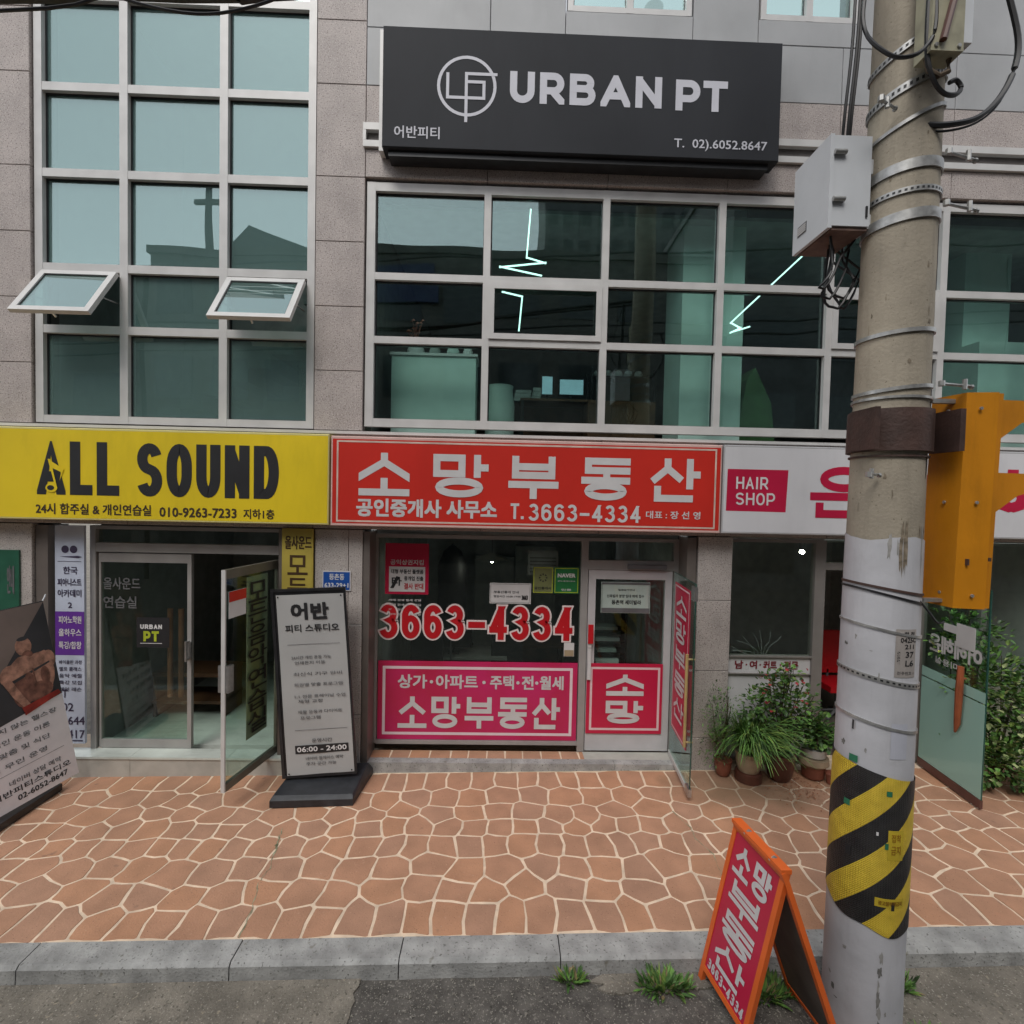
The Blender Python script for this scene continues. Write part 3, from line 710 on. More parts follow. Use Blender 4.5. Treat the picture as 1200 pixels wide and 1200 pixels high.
# ---- small building fittings: pilaster claddings at street level
for a, b in ((-.45, .0), (.0, 1.32), (1.32, 2.66)):
    clad(-6.4, -5.0, a if a > -.4 else -.3, b, granite2); 
for a, b in ((-.12, .62), (.62, 1.62), (1.62, 2.66)):
    clad(-1.995, -1.63, a, b, granite2); clad(-1.63, -1.475, a, b, granite2)
for a, b in ((-.1, .4), (.4, 1.16), (1.16, 1.95), (1.95, 2.66)): clad(2.215, 2.60, a, b, granite2)
for a, b in ((-.1, 1.2), (1.2, 2.66)): clad(6.5, 7.9, a, b, granite2)
# reveals
for q in ((-1.468, -1.40, .0, .34, .02, 2.64), (2.10, 2.20, .02, .34, .02, 2.64), (-2.395, -2.336, .03, .3, .05, 2.64), (-4.985, -4.86, .03, .3, -.1, 2.64)): obj('reveal', MB().box(*q), aludark, bld)
# steps
fr = FR((0, 0, 0), (1, 0, 0), (0, 1, 0))
for i, (a, b) in enumerate(((-4.98, -3.95), (-3.95, -2.9), (-2.9, -2.01))):
    m = MB(); m.box(a+.002, b-.002, -.03, .02, gz(a)-.05, .12); obj('step_slab', m, stepstone, bld)
    m = MB(); m.box(a+.002, b-.002, -.045, .16, .122, .145); obj('step_tread', m, marble, bld)
m = MB()
for a, b in ((-1.46, .2), (.2, 1.35), (1.35, 2.2)): obj('step_slab', MB().box(a+.002, b-.002, .005, .11, -.06, .088), kerbmat, bld)
m = MB().box(-1.46, 2.2, .112, .30, -.06, .078); obj('step_bed', m, grout, bld)
obj('step_tread', MB().box(1.03, 2.2, .112, .285, .0785, .086), stepstone, bld)
x = -1.42
while x < 1.0:
    w = random.uniform(.17, .25); m = MB(); m.poly([(x+.008, .12, .083), (x+w-.006, .12, .083), (x+w-.01+random.uniform(-.01, .01), .292, .083), (x+.012, .292, .083)])
    m.v += [(p[0], p[1], .078) for p in m.v]; m.f += [(k, 4+k, 4+(k+1) % 4, (k+1) % 4) for k in range(4)]
    obj('paving_stone', m, random.choice(stonemat), bld); x += w
# ================= left entrance (stairwell) =================
ent = thing('glass_entrance', 'left entrance of framed glass doors with one leaf swung open', 'entrance', (-3.4, .2, .14))
fE = WALLF(.14)
m = MB(); m.obox(fE, -4.50, -4.44, .145, 2.64, -.1, 0); m.obox(fE, -2.43, -2.37, .145, 2.64, -.1, 0); m.obox(fE, -4.44, -2.43, 2.35, 2.45, -.1, -.003); m.obox(fE, -4.44, -2.43, 2.60, 2.64, -.1, -.003)
dimalu = mat('dull_frame', (.36, .345, .33), .42, .08, 4, metal=.15); obj('door_frame', m, dimalu, ent)
obj('transom_pane', MB().obox(fE, -4.44, -2.43, 2.45, 2.60, -.06, -.052), gshop, ent)
d = MB(); d.obox(fE, -4.42, -3.41, 2.235, 2.335, -.07, -.02); d.obox(fE, -4.42, -3.41, .15, .24, -.07, -.02); d.obox(fE, -3.455, -3.41, .24, 2.235, -.068, -.022); d.obox(fE, -4.42, -4.40, .24, 2.235, -.068, -.022)
dl = obj('door_leaf', d, dimalu, ent); lab(dl, 'closed glass door leaf')
obj('pane', MB().obox(fE, -4.40, -3.455, .24, 2.235, -.05, -.042), gdoor, dl)
m = MB(); m.tube([fE(-3.43, 1.15, .04), fE(-3.43, 1.38, .04)], .014, 8); m.tube([fE(-3.43, 1.17, -.03), fE(-3.43, 1.17, .04)], .01, 6); m.tube([fE(-3.43, 1.36, -.03), fE(-3.43, 1.36, .04)], .01, 6); m.obox(fE, -3.46, -3.40, 1.17, 1.36, -.02, 0); obj('handle', m, steel, dl)
# sticker URBAN PT on the closed leaf
st = obj('door_sticker', MB().obox(fE, -4.02, -3.66, 1.28, 1.62, -.038, -.036), black, dl)
m = MB(); word(m, fE, 'URBAN', -3.98, -3.74, 1.49, 1.54, .013, .2, c=-.034); obj('lettering', m, white, dl)
m = MB(); word(m, fE, 'PT', -3.945, -3.775, 1.35, 1.465, .028, .15, c=-.034); obj('lettering', m, lime, dl)
obj('lettering', MB().poly([fE(-3.98, 1.325, -.034), fE(-3.74, 1.325, -.034), fE(-3.74, 1.331, -.034), fE(-3.98, 1.331, -.034)]), white, dl)
m = MB(); fit(m, fE, '올사운드', -4.38, -3.98, 1.93, 2.06, .02, -.034); fit(m, fE, '연습실', -4.38, -4.02, 1.72, 1.85, .02, -.034); obj('lettering', m, gunm, dl)
# open leaf (swings out over the pavement)
hx, hy = -2.44, .12; ex, ey = -2.60, -.70
ul = math.hypot(ex-hx, ey-hy); u = V((ex-hx, ey-hy, 0))/ul
fO = FR((hx, hy, 0), u, (0, 0, 1))
d = MB(); d.obox(fO, 0, ul, 2.21, 2.30, -.02, .02); d.obox(fO, 0, ul, .15, .225, -.02, .02); d.obox(fO, 0, .03, .225, 2.21, -.018, .018); d.obox(fO, ul-.014, ul, .225, 2.21, -.012, .012)
dl2 = obj('door_leaf', d, mat('olive_grey_rail', (.16, .15, .12), .4, .1, 5, metal=.3), ent); obj('edge_trim', MB().obox(fO, ul-.012, ul+.004, .15, 2.30, -.0205, .0205), alu, dl2); lab(dl2, 'glass door leaf swung open over the step')
obj('pane', MB().obox(fO, .03, ul-.014, .225, 2.21, -.004, .004), gdoor, dl2)
m = MB()
for s in (-1, 1): m.obox(fO, ul-.075, ul-.0, 1.12, 1.38, .0195*s if s > 0 else -.055, .055 if s > 0 else -.0195)
obj('handle', m, steel, dl2)
stk = MB().obox(fO, ul-.30, ul-.06, 1.82, 2.08, -.012, -.006); stk2 = MB().obox(fO, ul-.30, ul-.06, 1.98, 2.08, -.016, -.0125)
obj('notice_sticker', stk, white, dl2); obj('notice_band', stk2, red, dl2)
fOm = FR(V((hx, hy, 0)), u, (0, 0, 1))
obj('film_strip', MB().obox(fO, .17, .50, .5, 2.18, .005, .007), mat('olive_film', (.33, .33, .24), .5, .1), dl2)
m = MB(); vertword(m, FR(V((ex, ey, 0)), -u, (0, 0, 1)), '모든음악연습실', ul-.49, ul-.20, .55, 2.12, .006, -.012, .10); obj('lettering', m, black, dl2)
m = MB(); vertword(m, FR(V((ex, ey, 0)), -u, (0, 0, 1)), '모든음악연습실', ul-.49, ul-.20, .55, 2.12, .006, .010, .10); obj('lettering', m, black, dl2)
# lobby behind the doors
room(-4.5, -2.4, .3, 3.2, .12, 2.66, roomdark, marble, 'lobby_wall', bld)
t = thing('lobby_bench', 'dark wooden shelf unit standing in the lobby behind the closed door leaf', 'shelf', (-3.9, 1.2, .12))
obj('shelf_board', MB().box(-4.4, -3.5, 1.0, 1.5, .65, .70), wood, t); obj('shelf_board', MB().box(-4.4, -3.5, 1.0, 1.5, .30, .34), wood, t)
for x in (-4.38, -3.52): obj('leg', MB().box(x-.02, x+.02, 1.02, 1.48, .12, .65), wood, t)
for i, x in enumerate((-3.93, -3.80)):
    r_ = obj('wooden_rail', MB().tube([(x, .62, .55), (x, .62, 1.62)], .032, 10), woodred); tag(r_, ['reddish upright wooden rail inside the lobby nearer the wall', 'reddish upright wooden rail inside the lobby next to the door handle'][i], 'rail', 'wooden rails in the lobby')

# vertical white/purple academy sign left of the entrance
vs = thing('vertical_sign', 'narrow pale blue and purple vertical sign beside the entrance frame', 'sign', (-4.65, .1, .25))
fV = WALLF(.06)
obj('sign_board', MB().obox(fV, -4.81, -4.50, .24, 2.64, -.03, 0), paleblue, vs)
obj('colour_block', rect(fV, -4.81, -4.50, 1.22, 1.70, .002), purple, vs)
m = MB(); fS = lambda a, b, c=0: fV(a, b, c)
for s, z0, z1, a0, a1 in (('한국', 2.11, 2.19, -4.72, -4.57), ('피아니스트', 1.98, 2.06, -4.78, -4.53), ('아카데미', 1.86, 1.94, -4.78, -4.53), ('2', 1.74, 1.80, -4.67, -4.63)): fit(m, fV, s, a0, a1, z0, z1, .02)
for k, s in enumerate(('바이올린 과정', '첼로 클래스', '음악 예절', '특강 모집', '개인 레슨')): fit(m, fV, s, -4.77, -4.53, 1.12-k*.075, 1.165-k*.075, .01)
for s, z0 in (('T', .75), ('02', .60), ('2644', .45), ('2417', .30)): fit(m, fV, s, -4.74, -4.74+.06*max(1, len(s)), z0, z0+.09, .01)
m.poly([fV(-4.76, .265, .003), fV(-4.52, .265, .003), fV(-4.52, .28, .003), fV(-4.76, .28, .003)])
for q in ell(-4.70, 2.38, .042, .045, 12)[:-1]: pass
for cx in (-4.70, -4.61):
    m.poly([fV(*q, .003) for q in ell(cx, 2.38, .04, .042, 14)[:-1]])
m.poly([fV(-4.76, 2.30, .0035), fV(-4.56, 2.285, .0035), fV(-4.52, 2.30, .0035), fV(-4.56, 2.31, .0035)]); m.poly([fV(-4.78, 2.245, .003), fV(-4.53, 2.245, .003), fV(-4.53, 2.25, .003), fV(-4.78, 2.25, .003)])
obj('lettering', m, mat('dark_violet_print', (.04, .03, .07), .5), vs)
m = MB()
for k, s in enumerate(('피아노학원', '올하우스', '특강/합창')): fit(m, fV, s, -4.77, -4.53, 1.57-k*.14, 1.65-k*.14, .015, .004)
obj('lettering', m, white, vs)
# green plaque
gp = thing('wall_plaque', 'dark green plaque fixed to the stone pilaster by the left edge', 'plaque', (-5.3, -.01, 2.0))
obj('plaque_plate', MB().obox(WALLF(0), -5.52, -5.12, 1.69, 2.37, .001, .02), greenplate, gp)
m = MB(); fit(m, WALLF(-.02), '안내', -5.24, -5.17, 1.9, 2.2, .01); obj('lettering', m, gunm, gp)
# yellow vertical sign
ys = thing('vertical_sign', 'narrow mustard yellow vertical sign beside the leaning white banner', 'sign', (-2.17, 0, 1.5))
fY = WALLF(-.0)
obj('sign_board', MB().obox(fY, -2.335, -2.003, .5, 2.66, .001, .03), yellowold, ys)
m = MB(); f2 = WALLF(-.03); fit(m, f2, '올사운드', -2.30, -2.02, 2.44, 2.58, .02); vertword(m, f2, '모든음악', -2.27, -2.06, 1.42, 2.37, .012, .003, .2); obj('lettering', m, mat('brown_print', (.06, .03, .01), .5), ys)
# blue address plate
bp_ = thing('address_plate', 'small blue address plate with white numbers on the pilaster', 'plate', (-1.75, 0, 2.1))
obj('plate', MB().obox(WALLF(0), -1.905, -1.60, 1.99, 2.205, .001, .012), offwhite, bp_); fB = WALLF(-.012); obj('plate_face', rect(fB, -1.895, -1.61, 2.0, 2.195, .001), blueplate, bp_)
m = MB(); fit(m, fB, '등촌동', -1.83, -1.67, 2.11, 2.175, .02, .002); fit(m, fB, '633-29+1', -1.88, -1.625, 2.025, 2.075, .02, .002); obj('lettering', m, white, bp_)

# ================= estate agent shop =================
shop = thing('estate_shopfront', 'middle shopfront with big glazed window and framed glass door', 'shopfront', (.3, .35, .09))
f3 = WALLF(.28)
m = MB()
for q in ((-1.40, -1.375, .17, 2.60), (.965, 1.045, .09, 2.60), (2.045, 2.10, .09, 2.60)): m.obox(f3, *q, -.09, 0)
for q in ((-1.375, .965, .16, .20), (-1.375, .965, 2.555, 2.60), (1.045, 2.045, 2.23, 2.34), (1.045, 2.045, 2.56, 2.60)): m.obox(f3, *q, -.09, -.003)
obj('door_frame', m, mat('grey_frame', (.36, .35, .34), .4, .06, 4, metal=.25), shop)
obj('window_pane', MB().obox(f3, -1.375, .965, .20, 2.555, -.05, -.042), gshop, shop)
obj('transom_pane', MB().obox(f3, 1.045, 2.045, 2.34, 2.56, -.05, -.042), gshop, shop)
d = MB()
for q in ((1.055, 1.14, .10, 2.225), (1.955, 2.035, .10, 2.225), (1.14, 1.955, 2.12, 2.225), (1.14, 1.955, .10, .31)): d.obox(f3, *q, -.07, -.012 if q[0] > 1.1 and q[1] < 2 else -.009)
dd = obj('door_leaf', d, mat('pale_frame', (.52, .51, .52), .4, .05, 4, metal=.1), shop)
obj('pane', MB().obox(f3, 1.14, 1.955, .31, 2.12, -.045, -.037), gdoor, dd)
m = MB(); m.obox(f3, 1.06, 1.10, .95, 1.5, -.008, .03); m.obox(f3, 1.062, 1.098, 1.33, 1.5, .0305, .04); obj('handle', m, offwhite, dd); obj('handle_grip', MB().obox(f3, 1.055, 1.115, 1.38, 1.60, .0405, .055), numred, dd)
obj('door_closer', MB().obox(f3, 1.5, 1.95, 2.25, 2.30, .001, .04), gunm, shop)
# panels and prints on the glass
fg = WALLF(.315)
pp = obj('magenta_panel', MB().obox(fg, -1.365, .955, .205, 1.125, .001, .008), magenta, shop)
fp = WALLF(.306)
obj('panel_border', border(fp, -1.31, .90, .26, 1.065, .032, .0005), mat('pink_white', (.75, .60, .64), .5, .03), shop)
letters(shop, fp, '소망부동산', -1.13, .76, .34, .71, .054, offwhite, .16, c=.001); m = MB()
x = -1.15
for s, a0, a1 in (('상가', -1.13, -.80), ('아파트', -.69, -.21), ('주택', -.06, .21), ('전', .31, .44), ('월세', .52, .79)): fit(m, fp, s, a0, a1, .81, .965, .028, .001)
for q in (-.745, -.135, .26, .48): m.poly([fp(*p_, .002) for p_ in ell(q, .885, .02, .02, 10)[:-1]])
obj('lettering', m, offwhite, shop)
letters(shop, f3, '3663-4334', -1.355, .885, 1.385, 1.78, .072, mat('pinkish_white', (.74, .63, .62), .5, .03), .24, .02, -.037, {'-': .95}, 'numeral_outline')
letters(shop, f3, '3663-4334', -1.355, .885, 1.385, 1.78, .072, numred, .24, 0, -.033, {'-': .95}, 'numeral')
# posters on the window
def notice(x0, x1, z0, z1, face, label, lines, fr=f3, inkm=black, c=-.04, edge=None, parent=None, cat='notice'):
    t = thing('window_notice', label, cat, tuple(fr((x0+x1)/2, z0, 0)))
    obj('sheet', MB().obox(fr, x0, x1, z0, z1, c, c+.002), face, t)
    if edge: obj('sheet_border', border(fr, x0+.008, x1-.008, z0+.008, z1-.008, .008, c+.003), edge, t)
    m = MB()
    for s, a0, a1, b0, b1, bo in lines: fit(m, fr, s, x0+(x1-x0)*a0, x0+(x1-x0)*a1, z0+(z1-z0)*b0, z0+(z1-z0)*b1, bo, c+.003)
    if lines: obj('lettering', m, inkm, t)
    return t
t = notice(-1.30, -.80, 1.90, 2.49, crimson, 'dark red and white campaign poster high on the shop window', [('공익상권지킴', .12, .88, .58, .68, .02)], inkm=offwhite)
obj('sheet_inset', MB().obox(f3, -1.255, -.84, 1.93, 2.22, -.036, -.034), offwhite, t); m = MB(); fit(m, f3, '대형 부동산 플랫폼', -1.23, -.86, 2.14, 2.19, .02, -.032); fit(m, f3, '중개업 진출', -1.08, -.86, 2.06, 2.11, .02, -.032); m.poly([f3(-1.24, 1.97, -.032), f3(-1.20, 1.97, -.032), f3(-1.13, 2.10, -.032), f3(-1.17, 2.11, -.032)]); fit(m, f3, '타', -1.22, -1.11, 2.0, 2.10, .02, -.0315); obj('lettering', m, black, t)
m = MB(); fit(m, f3, '결사 반대', -1.08, -.86, 1.96, 2.03, .02, -.032); obj('lettering', m, numred, t)
m = MB()
for k in range(4): fit(m, f3, '매매 전세 월세 상담', -1.25, -.88, 1.82-k*.055, 1.845-k*.055, .03, -.034)
o = obj('window_lettering', m, offwhite); tag(o, 'four small white lines of lettering under the red campaign poster', 'lettering')
notice(-.09, .39, 1.81, 2.05, offwhite, 'small white notice with a round seal taped to the shop window', [('부동산중개 안내', .1, .7, .5, .62, .02), ('영업시간 10:00-19:00', .1, .75, .3, .4, .02), ('3663', .78, .92, .2, .4, .05)], edge=palegrey)
t = notice(.41, .645, 1.94, 2.245, olive, 'olive and cream association sticker on the shop window', [('공인중개사', .08, .92, .14, .24, .03)])
m = MB(); 
for q in range(8):
    a = q*math.pi/4; m.poly([f3(.5275+.05*math.cos(a-.25), 2.12+.05*math.sin(a-.25), -.036), f3(.5275+.05*math.cos(a+.25), 2.12+.05*math.sin(a+.25), -.036), f3(.5275+.025*math.cos(a), 2.12+.025*math.sin(a), -.036)])
obj('emblem', m, black, t); obj('sheet_border', border(f3, .415, .64, 1.945, 2.24, .008, -.037), lime, t)
notice(.655, .945, 1.94, 2.245, green, 'green sticker with white capital letters on the shop window', [('NAVER', .15, .85, .62, .76, .04), ('공식 중개사무소', .15, .85, .45, .5, .02), ('인증', .3, .7, .1, .18, .02)], inkm=white, edge=lime)
t = notice(.79, .91, 1.20, 1.36, offwhite, 'tiny white and brown card under the last red numeral', []); obj('sheet_inset', MB().obox(f3, .795, .905, 1.205, 1.275, -.037, -.035), carton, t)
t = notice(1.21, 1.785, 1.72, 2.085, offwhite, 'white paper notice taped inside the glass shop door', [('입점상가안내', .35, .68, .72, .78, .02), ('신축빌라 분양 임대 매매 접수', .12, .88, .5, .6, .02), ('등촌역 세미빌라', .22, .82, .28, .42, .03)], edge=palegrey)
obj('colour_block', MB().obox(f3, 1.215, 1.78, 1.725, 1.78, -.0365, -.035), gunm, t); obj('colour_block', MB().obox(f3, 1.215, 1.78, 2.055, 2.08, -.0365, -.035), gunm, t)
obj('crimson_panel', MB().obox(f3, 1.06, 1.95, .31, 1.135, -.008, .004), crimson, dd)
obj('panel_border', border(f3, 1.10, 1.92, .35, 1.095, .026, .0045), mat('pink_border', (.72, .52, .54), .5, .03), dd)
m = MB(); fq = WALLF(.275)
gl(dd, fq, '소', 1.29, .76, .44, .25, .055, offwhite); gl(dd, fq, '망', 1.29, .43, .44, .27, .052, offwhite)
# outer glass door swung open
hx, hy = 2.04, .24; ex, ey = 1.96, -.62
ul = math.hypot(ex-hx, ey-hy); u = V((ex-hx, ey-hy, 0))/ul; fD = FR((hx, hy, 0), u, (0, 0, 1))
gd = thing('glass_door', 'frameless glass door with red banner swung out over the step', 'door', (hx, hy, .1))
obj('pane', MB().obox(fD, 0, ul, .1, 2.23, -.005, .005), gdoor, gd)
m = MB(); m.obox(fD, ul-.012, ul, .1, 2.23, -.0052, .0052); m.obox(fD, 0, ul-.012, 2.222, 2.23, -.0052, .0052); obj('glass_rim', m, glassedge, gd)
obj('bottom_rail', MB().obox(fD, 0, ul, .095, .145, -.012, .012), alu, gd); obj('patch_fitting', MB().obox(fD, ul-.12, ul+.004, .09, .17, -.018, .018), steel, gd); obj('patch_fitting', MB().obox(fD, ul-.10, ul+.004, 2.06, 2.2, -.018, .018), steel, gd)
obj('handle', MB().tube([fD(ul-.10, .55, .04), fD(ul-.10, 1.5, .04)], .016, 8).tube([fD(ul-.1, .6, -.04), fD(ul-.1, .6, .04)], .01, 6).tube([fD(ul-.1, 1.45, -.04), fD(ul-.1, 1.45, .04)], .01, 6), mat('oak_handle', (.40, .28, .12), .5, .1), gd)
b = obj('banner_panel', MB().obox(fD, .10, ul-.16, .48, 2.13, .0065, .012), crimson, gd)
for s in (-1,):
    fF = FR(V((hx, hy, 0)), u, (0, 0, 1)) 
    obj('panel_border', border(fF, .115, ul-.175, .50, 2.11, .018, .0135), mat('pink_rim', (.72, .52, .54), .5), gd)
    # the banner faces away from the hinge side; mirrored axis so that it reads from the street
    m = MB(); pass
    hh = 1.36/5.9
    for k, ch in enumerate('소망부동산'): gl(gd, fF, ch, .20, 2.02-k*hh*1.22-hh, ul-.46, hh, .036, offwhite, .0155)
# office interior
room(-1.42, 2.15, .4, 4.6, .10, 2.6, mat('office_wall', (.62, .66, .65), .8, .1), roomfloor, 'office_wall', bld)
m = MB(); m.box(.3, 1.0, 3.2, 3.6, .1, 2.2); m.box(-.4, .28, 3.3, 3.6, .1, 2.0); o = thing('filing_cupboard', 'pale filing cupboard at the back of the office', 'cupboard', (.3, 3.4, .1)); obj('cupboard_body', m, roommid, o)
for k in range(4): obj('cupboard_door', MB().box(-.38+k*.34, -.08+k*.34, 3.17 if k > 1 else 3.27, 3.195 if k > 1 else 3.295, .2, 1.95), roommid, o)
desk(-.5, 1.7, .1, 1.3, .6, .72, mat('pale_desk', (.25, .25, .24), .5), 'pale office desk behind the phone number on the window')
desk(.6, 2.3, .1, .9, .6, .72, wood, 'brown office desk at the back near the shop door')
monitor(-.6, 1.6, .82, .5, .32, 'black monitor on the pale office desk', black, None)
def chair(x, y, z, label, m_=black):
    t = thing('office_chair', label, 'chair', (x, y, z))
    obj('seat', MB().box(x-.24, x+.24, y-.24, y+.24, z+.42, z+.50), m_, t); obj('backrest', MB().box(x-.22, x+.22, y+.2, y+.26, z+.55, z+1.15), m_, t)
    obj('pedestal', MB().tube([(x, y, z+.08), (x, y, z+.42)], .025, 8).box(x-.012, x+.012, y+.2, y+.24, z+.45, z+.6), gunm, t)
    for k in range(5):
        a = k*1.2566; obj('foot', MB().tube([(x, y, z+.1), (x+.27*math.cos(a), y+.27*math.sin(a), z+.03)], .018, 6), gunm, t)
    return t
chair(-.95, 1.15, .1, 'black office chair behind the first red numerals'); chair(.15, 1.3, .1, 'black office chair behind the middle of the phone number')
t = thing('coat_stand', 'dark coat hanging on a stand behind the campaign poster', 'coat stand', (-.62, 1.3, .1)); obj('pole', MB().tube([(-.62, 1.35, .1), (-.62, 1.35, 2.4)], .015, 6), gunm, t)
m = MB().lathe(-.62, 1.35, [(.03, 2.38), (.12, 2.3), (.2, 2.1), (.19, 1.7), (.22, 1.3), (.1, 1.25)][::-1], 12); obj('coat', m, black, t)
t = thing('pendant_lamp', 'small lit pendant lamp glowing inside the office', 'lamp', (-.08, 1.1, 2.2)); obj('lamp_cord', MB().tube([(-.08, 1.1, 2.3), (-.08, 1.1, 2.6)], .004, 5), black, t)
obj('lamp_shade', MB().lathe(-.08, 1.1, [(.22, 2.22), (.12, 2.27), (.03, 2.31)], 18), roommid, t); obj('bulb', MB().lathe(-.08, 1.1, [(.01, 2.185), (.028, 2.2), (.02, 2.215)], 12), lampglow, t)
t = thing('wall_calendar', 'pale grey calendar sheet standing by the office back wall', 'calendar', (.48, 1.6, 2.1)); obj('calendar_sheet', MB().box(.42, .85, 1.6, 1.61, 1.95, 2.3), palegrey, t)
m = MB()
for k in range(5): m.box(.45, .82, 1.594, 1.598, 1.99+k*.05, 2.005+k*.05)
obj('lettering', m, gunm, t)
t = thing('leaflet_rack', 'dark leaflet rack with pale papers behind the glass shop door', 'rack', (1.4, .8, .1))
obj('rack_frame', MB().box(1.18, 1.20, .75, 1.0, .1, 1.75).box(1.62, 1.64, .75, 1.0, .1, 1.75), black, t)
for k in range(7): 
    obj('shelf', MB().box(1.20, 1.62, .75, 1.0, .55+k*.14, .56+k*.14), black, t)
    o = obj('leaflet', MB().box(1.22+random.random()*.06, 1.5+random.random()*.1, .76, .98, .562+k*.14, .60+k*.14+random.random()*.01), offwhite if k % 2 else roommid, t)
# step mat near left corner
# ================= hair shop =================
hs_ = thing('hair_shopfront', 'hair salon shopfront with dark window over a white lower panel', 'shopfront', (3.6, .15, .1))
f4 = WALLF(.10)
m = MB()
for q in ((2.60, 2.64, .10, 2.64), (3.60, 3.72, .10, 2.64), (4.84, 4.92, .10, 2.64), (5.55, 5.62, .1, 2.64), (6.42, 6.5, .1, 2.64)): m.obox(f4, *q, -.09, 0)
for q in ((2.64, 3.60, 1.285, 1.30), (2.64, 3.60, 1.09, 1.10), (2.64, 3.6, .10, .14), (2.64, 3.60, 2.60, 2.64), (3.72, 4.84, 2.30, 2.38), (4.92, 5.55, .1, .16), (5.62, 6.42, .1, .16)): m.obox(f4, *q, -.09, -.003)
obj('door_frame', m, mat('brown_grey_frame', (.27, .25, .235), .4, .06, 4, metal=.3), hs_)
for a, b, c_, d_ in ((2.64, 3.60, 1.30, 2.60), (3.72, 4.84, 2.38, 2.64), (4.92, 5.55, .16, 2.64), (5.62, 6.42, .16, 2.64)): obj('window_pane', MB().obox(f4, a, b, c_, d_, -.05, -.042), gshop, hs_)
obj('lower_panel', MB().obox(f4, 2.64, 3.60, 1.10, 1.285, -.05, -.03), offwhite, hs_); obj('lower_panel', MB().obox(f4, 2.64, 3.60, .14, 1.09, -.05, -.034), offwhite, hs_)
m = MB()
f5 = WALLF(.128)
for s, a0, a1 in (('남', 2.73, 2.82), ('여', 2.90, 2.98), ('커트', 3.06, 3.21), ('전문', 3.30, 3.46)): fit(m, f5, s, a0, a1, 1.15, 1.24, .03)
for q in (2.86, 3.02, 3.255): m.poly([f5(*p_, .003) for p_ in ell(q, 1.195, .01, .01, 8)[:-1]])
obj('lettering', m, mat('maroon_print', (.20, .01, .02), .5), hs_)
room(2.6, 6.5, .3, 4.2, .10, 2.6, mat('salon_wall', (.5, .49, .47), .8, .1), roomfloor, 'salon_wall', bld)
for i, (x, l) in enumerate(((4.72, 'red salon chair inside the dark doorway behind the utility pole'), (2.95, 'dark salon chair behind the salon window'))): chair(x, 1.3, .1, l, (numred, roommid)[i])
t = thing('salon_mirror', 'tall salon mirror frame inside behind the salon window', 'mirror', (3.2, 2.6, .8)); obj('mirror_frame', MB().box(2.9, 3.5, 2.6, 2.64, 1.0, 2.3), gunm, t); obj('mirror_glass', MB().box(2.94, 3.46, 2.59, 2.598, 1.05, 2.25), roommid, t)
t = thing('dried_plant', 'bare dried twigs standing in a vase inside the salon window', 'plant', (3.2, .42, 1.0)); m = MB()
for k in range(9):
    p = V((3.2, .42, 1.15)); a_ = random.uniform(-1.1, 1.1); P = [tuple(p)]
    for q in range(6): a_ += random.uniform(-.4, .4); p = p+V((math.sin(a_)*.07, random.uniform(-.01, .01), math.cos(a_)*.06)); P.append(tuple(p))
    m.tube(P, .003, 4)
obj('twigs', m, palegrey, t)['kind'] = 'stuff'; obj('vase', MB().lathe(3.2, .42, [(.04, .9), (.07, 1.0), (.04, 1.15), (.05, 1.18)], 12), roommid, t)
sp_ = thing('salon_lamp', 'small lit ceiling spot inside the salon doorway', 'lamp', (3.83, .8, 2.5)); obj('bulb', MB().lathe(3.80, .7, [(.02, 2.42), (.03, 2.44), (.02, 2.46)], 10), lampglow, sp_); obj('lamp_housing', MB().lathe(3.80, .7, [(.04, 2.465), (.04, 2.6)], 10), gunm, sp_)
# swung-open frosted door
hx, hy = 4.86, .06; ex, ey = 4.77, -.80
ul = math.hypot(ex-hx, ey-hy); u = V((ex-hx, ey-hy, 0))/ul; fT = FR((hx, hy, 0), u, (0, 0, 1))
td = thing('glass_door', 'open glass door with frosted mint lower half beside the bush', 'door', (hx, hy, .1))
obj('pane', MB().obox(fT, 0, ul, .12, 2.25, -.005, .005), gdoor, td); obj('frosted_film', MB().obox(fT, .005, ul-.005, .19, 1.12, .0055, .0085), gfrost, td); obj('frosted_band', MB().obox(fT, .005, ul-.005, 1.135, 1.24, .0055, .0085), gfrost, td)
obj('bottom_rail', MB().obox(fT, 0, ul, .10, .185, -.014, .014), mat('maroon_rail', (.12, .05, .04), .5), td)
m = MB(); m.obox(fT, ul-.012, ul+.002, .185, 2.25, -.0052, .0052); obj('glass_rim', m, glassedge, td)
m = MB()
for k, (s, w_) in enumerate((('은', .16), ('혜', .16), ('헤', .16), ('어', .16))): fit(m, fT, s, .10+k*.18, .10+k*.18+w_, 1.46, 1.64, .035, .009, True)
fit(m, fT, '미용실', .2, .5, 1.34, 1.41, .02, .009, True); obj('lettering', m, offwhite, td)
m = MB(); m.obox(fT, .30, .55, 1.72, 1.80, .0075, .012); m.obox(fT, .48, .72, 1.60, 1.84, .0125, .016); obj('notice_sticker', m, offwhite, td)
obj('handle', MB().tube([fT(ul-.26, 1.42, .05), fT(ul-.255, 1.15, .06), fT(ul-.28, .82, .045), fT(ul-.31, .72, .04)], [.028, .034, .028, .01], 8).tube([fT(ul-.255, 1.3, 0), fT(ul-.255, 1.3, .06)], .01, 6), mat('carved_handle', (.30, .08, .03), .5, .2), td)

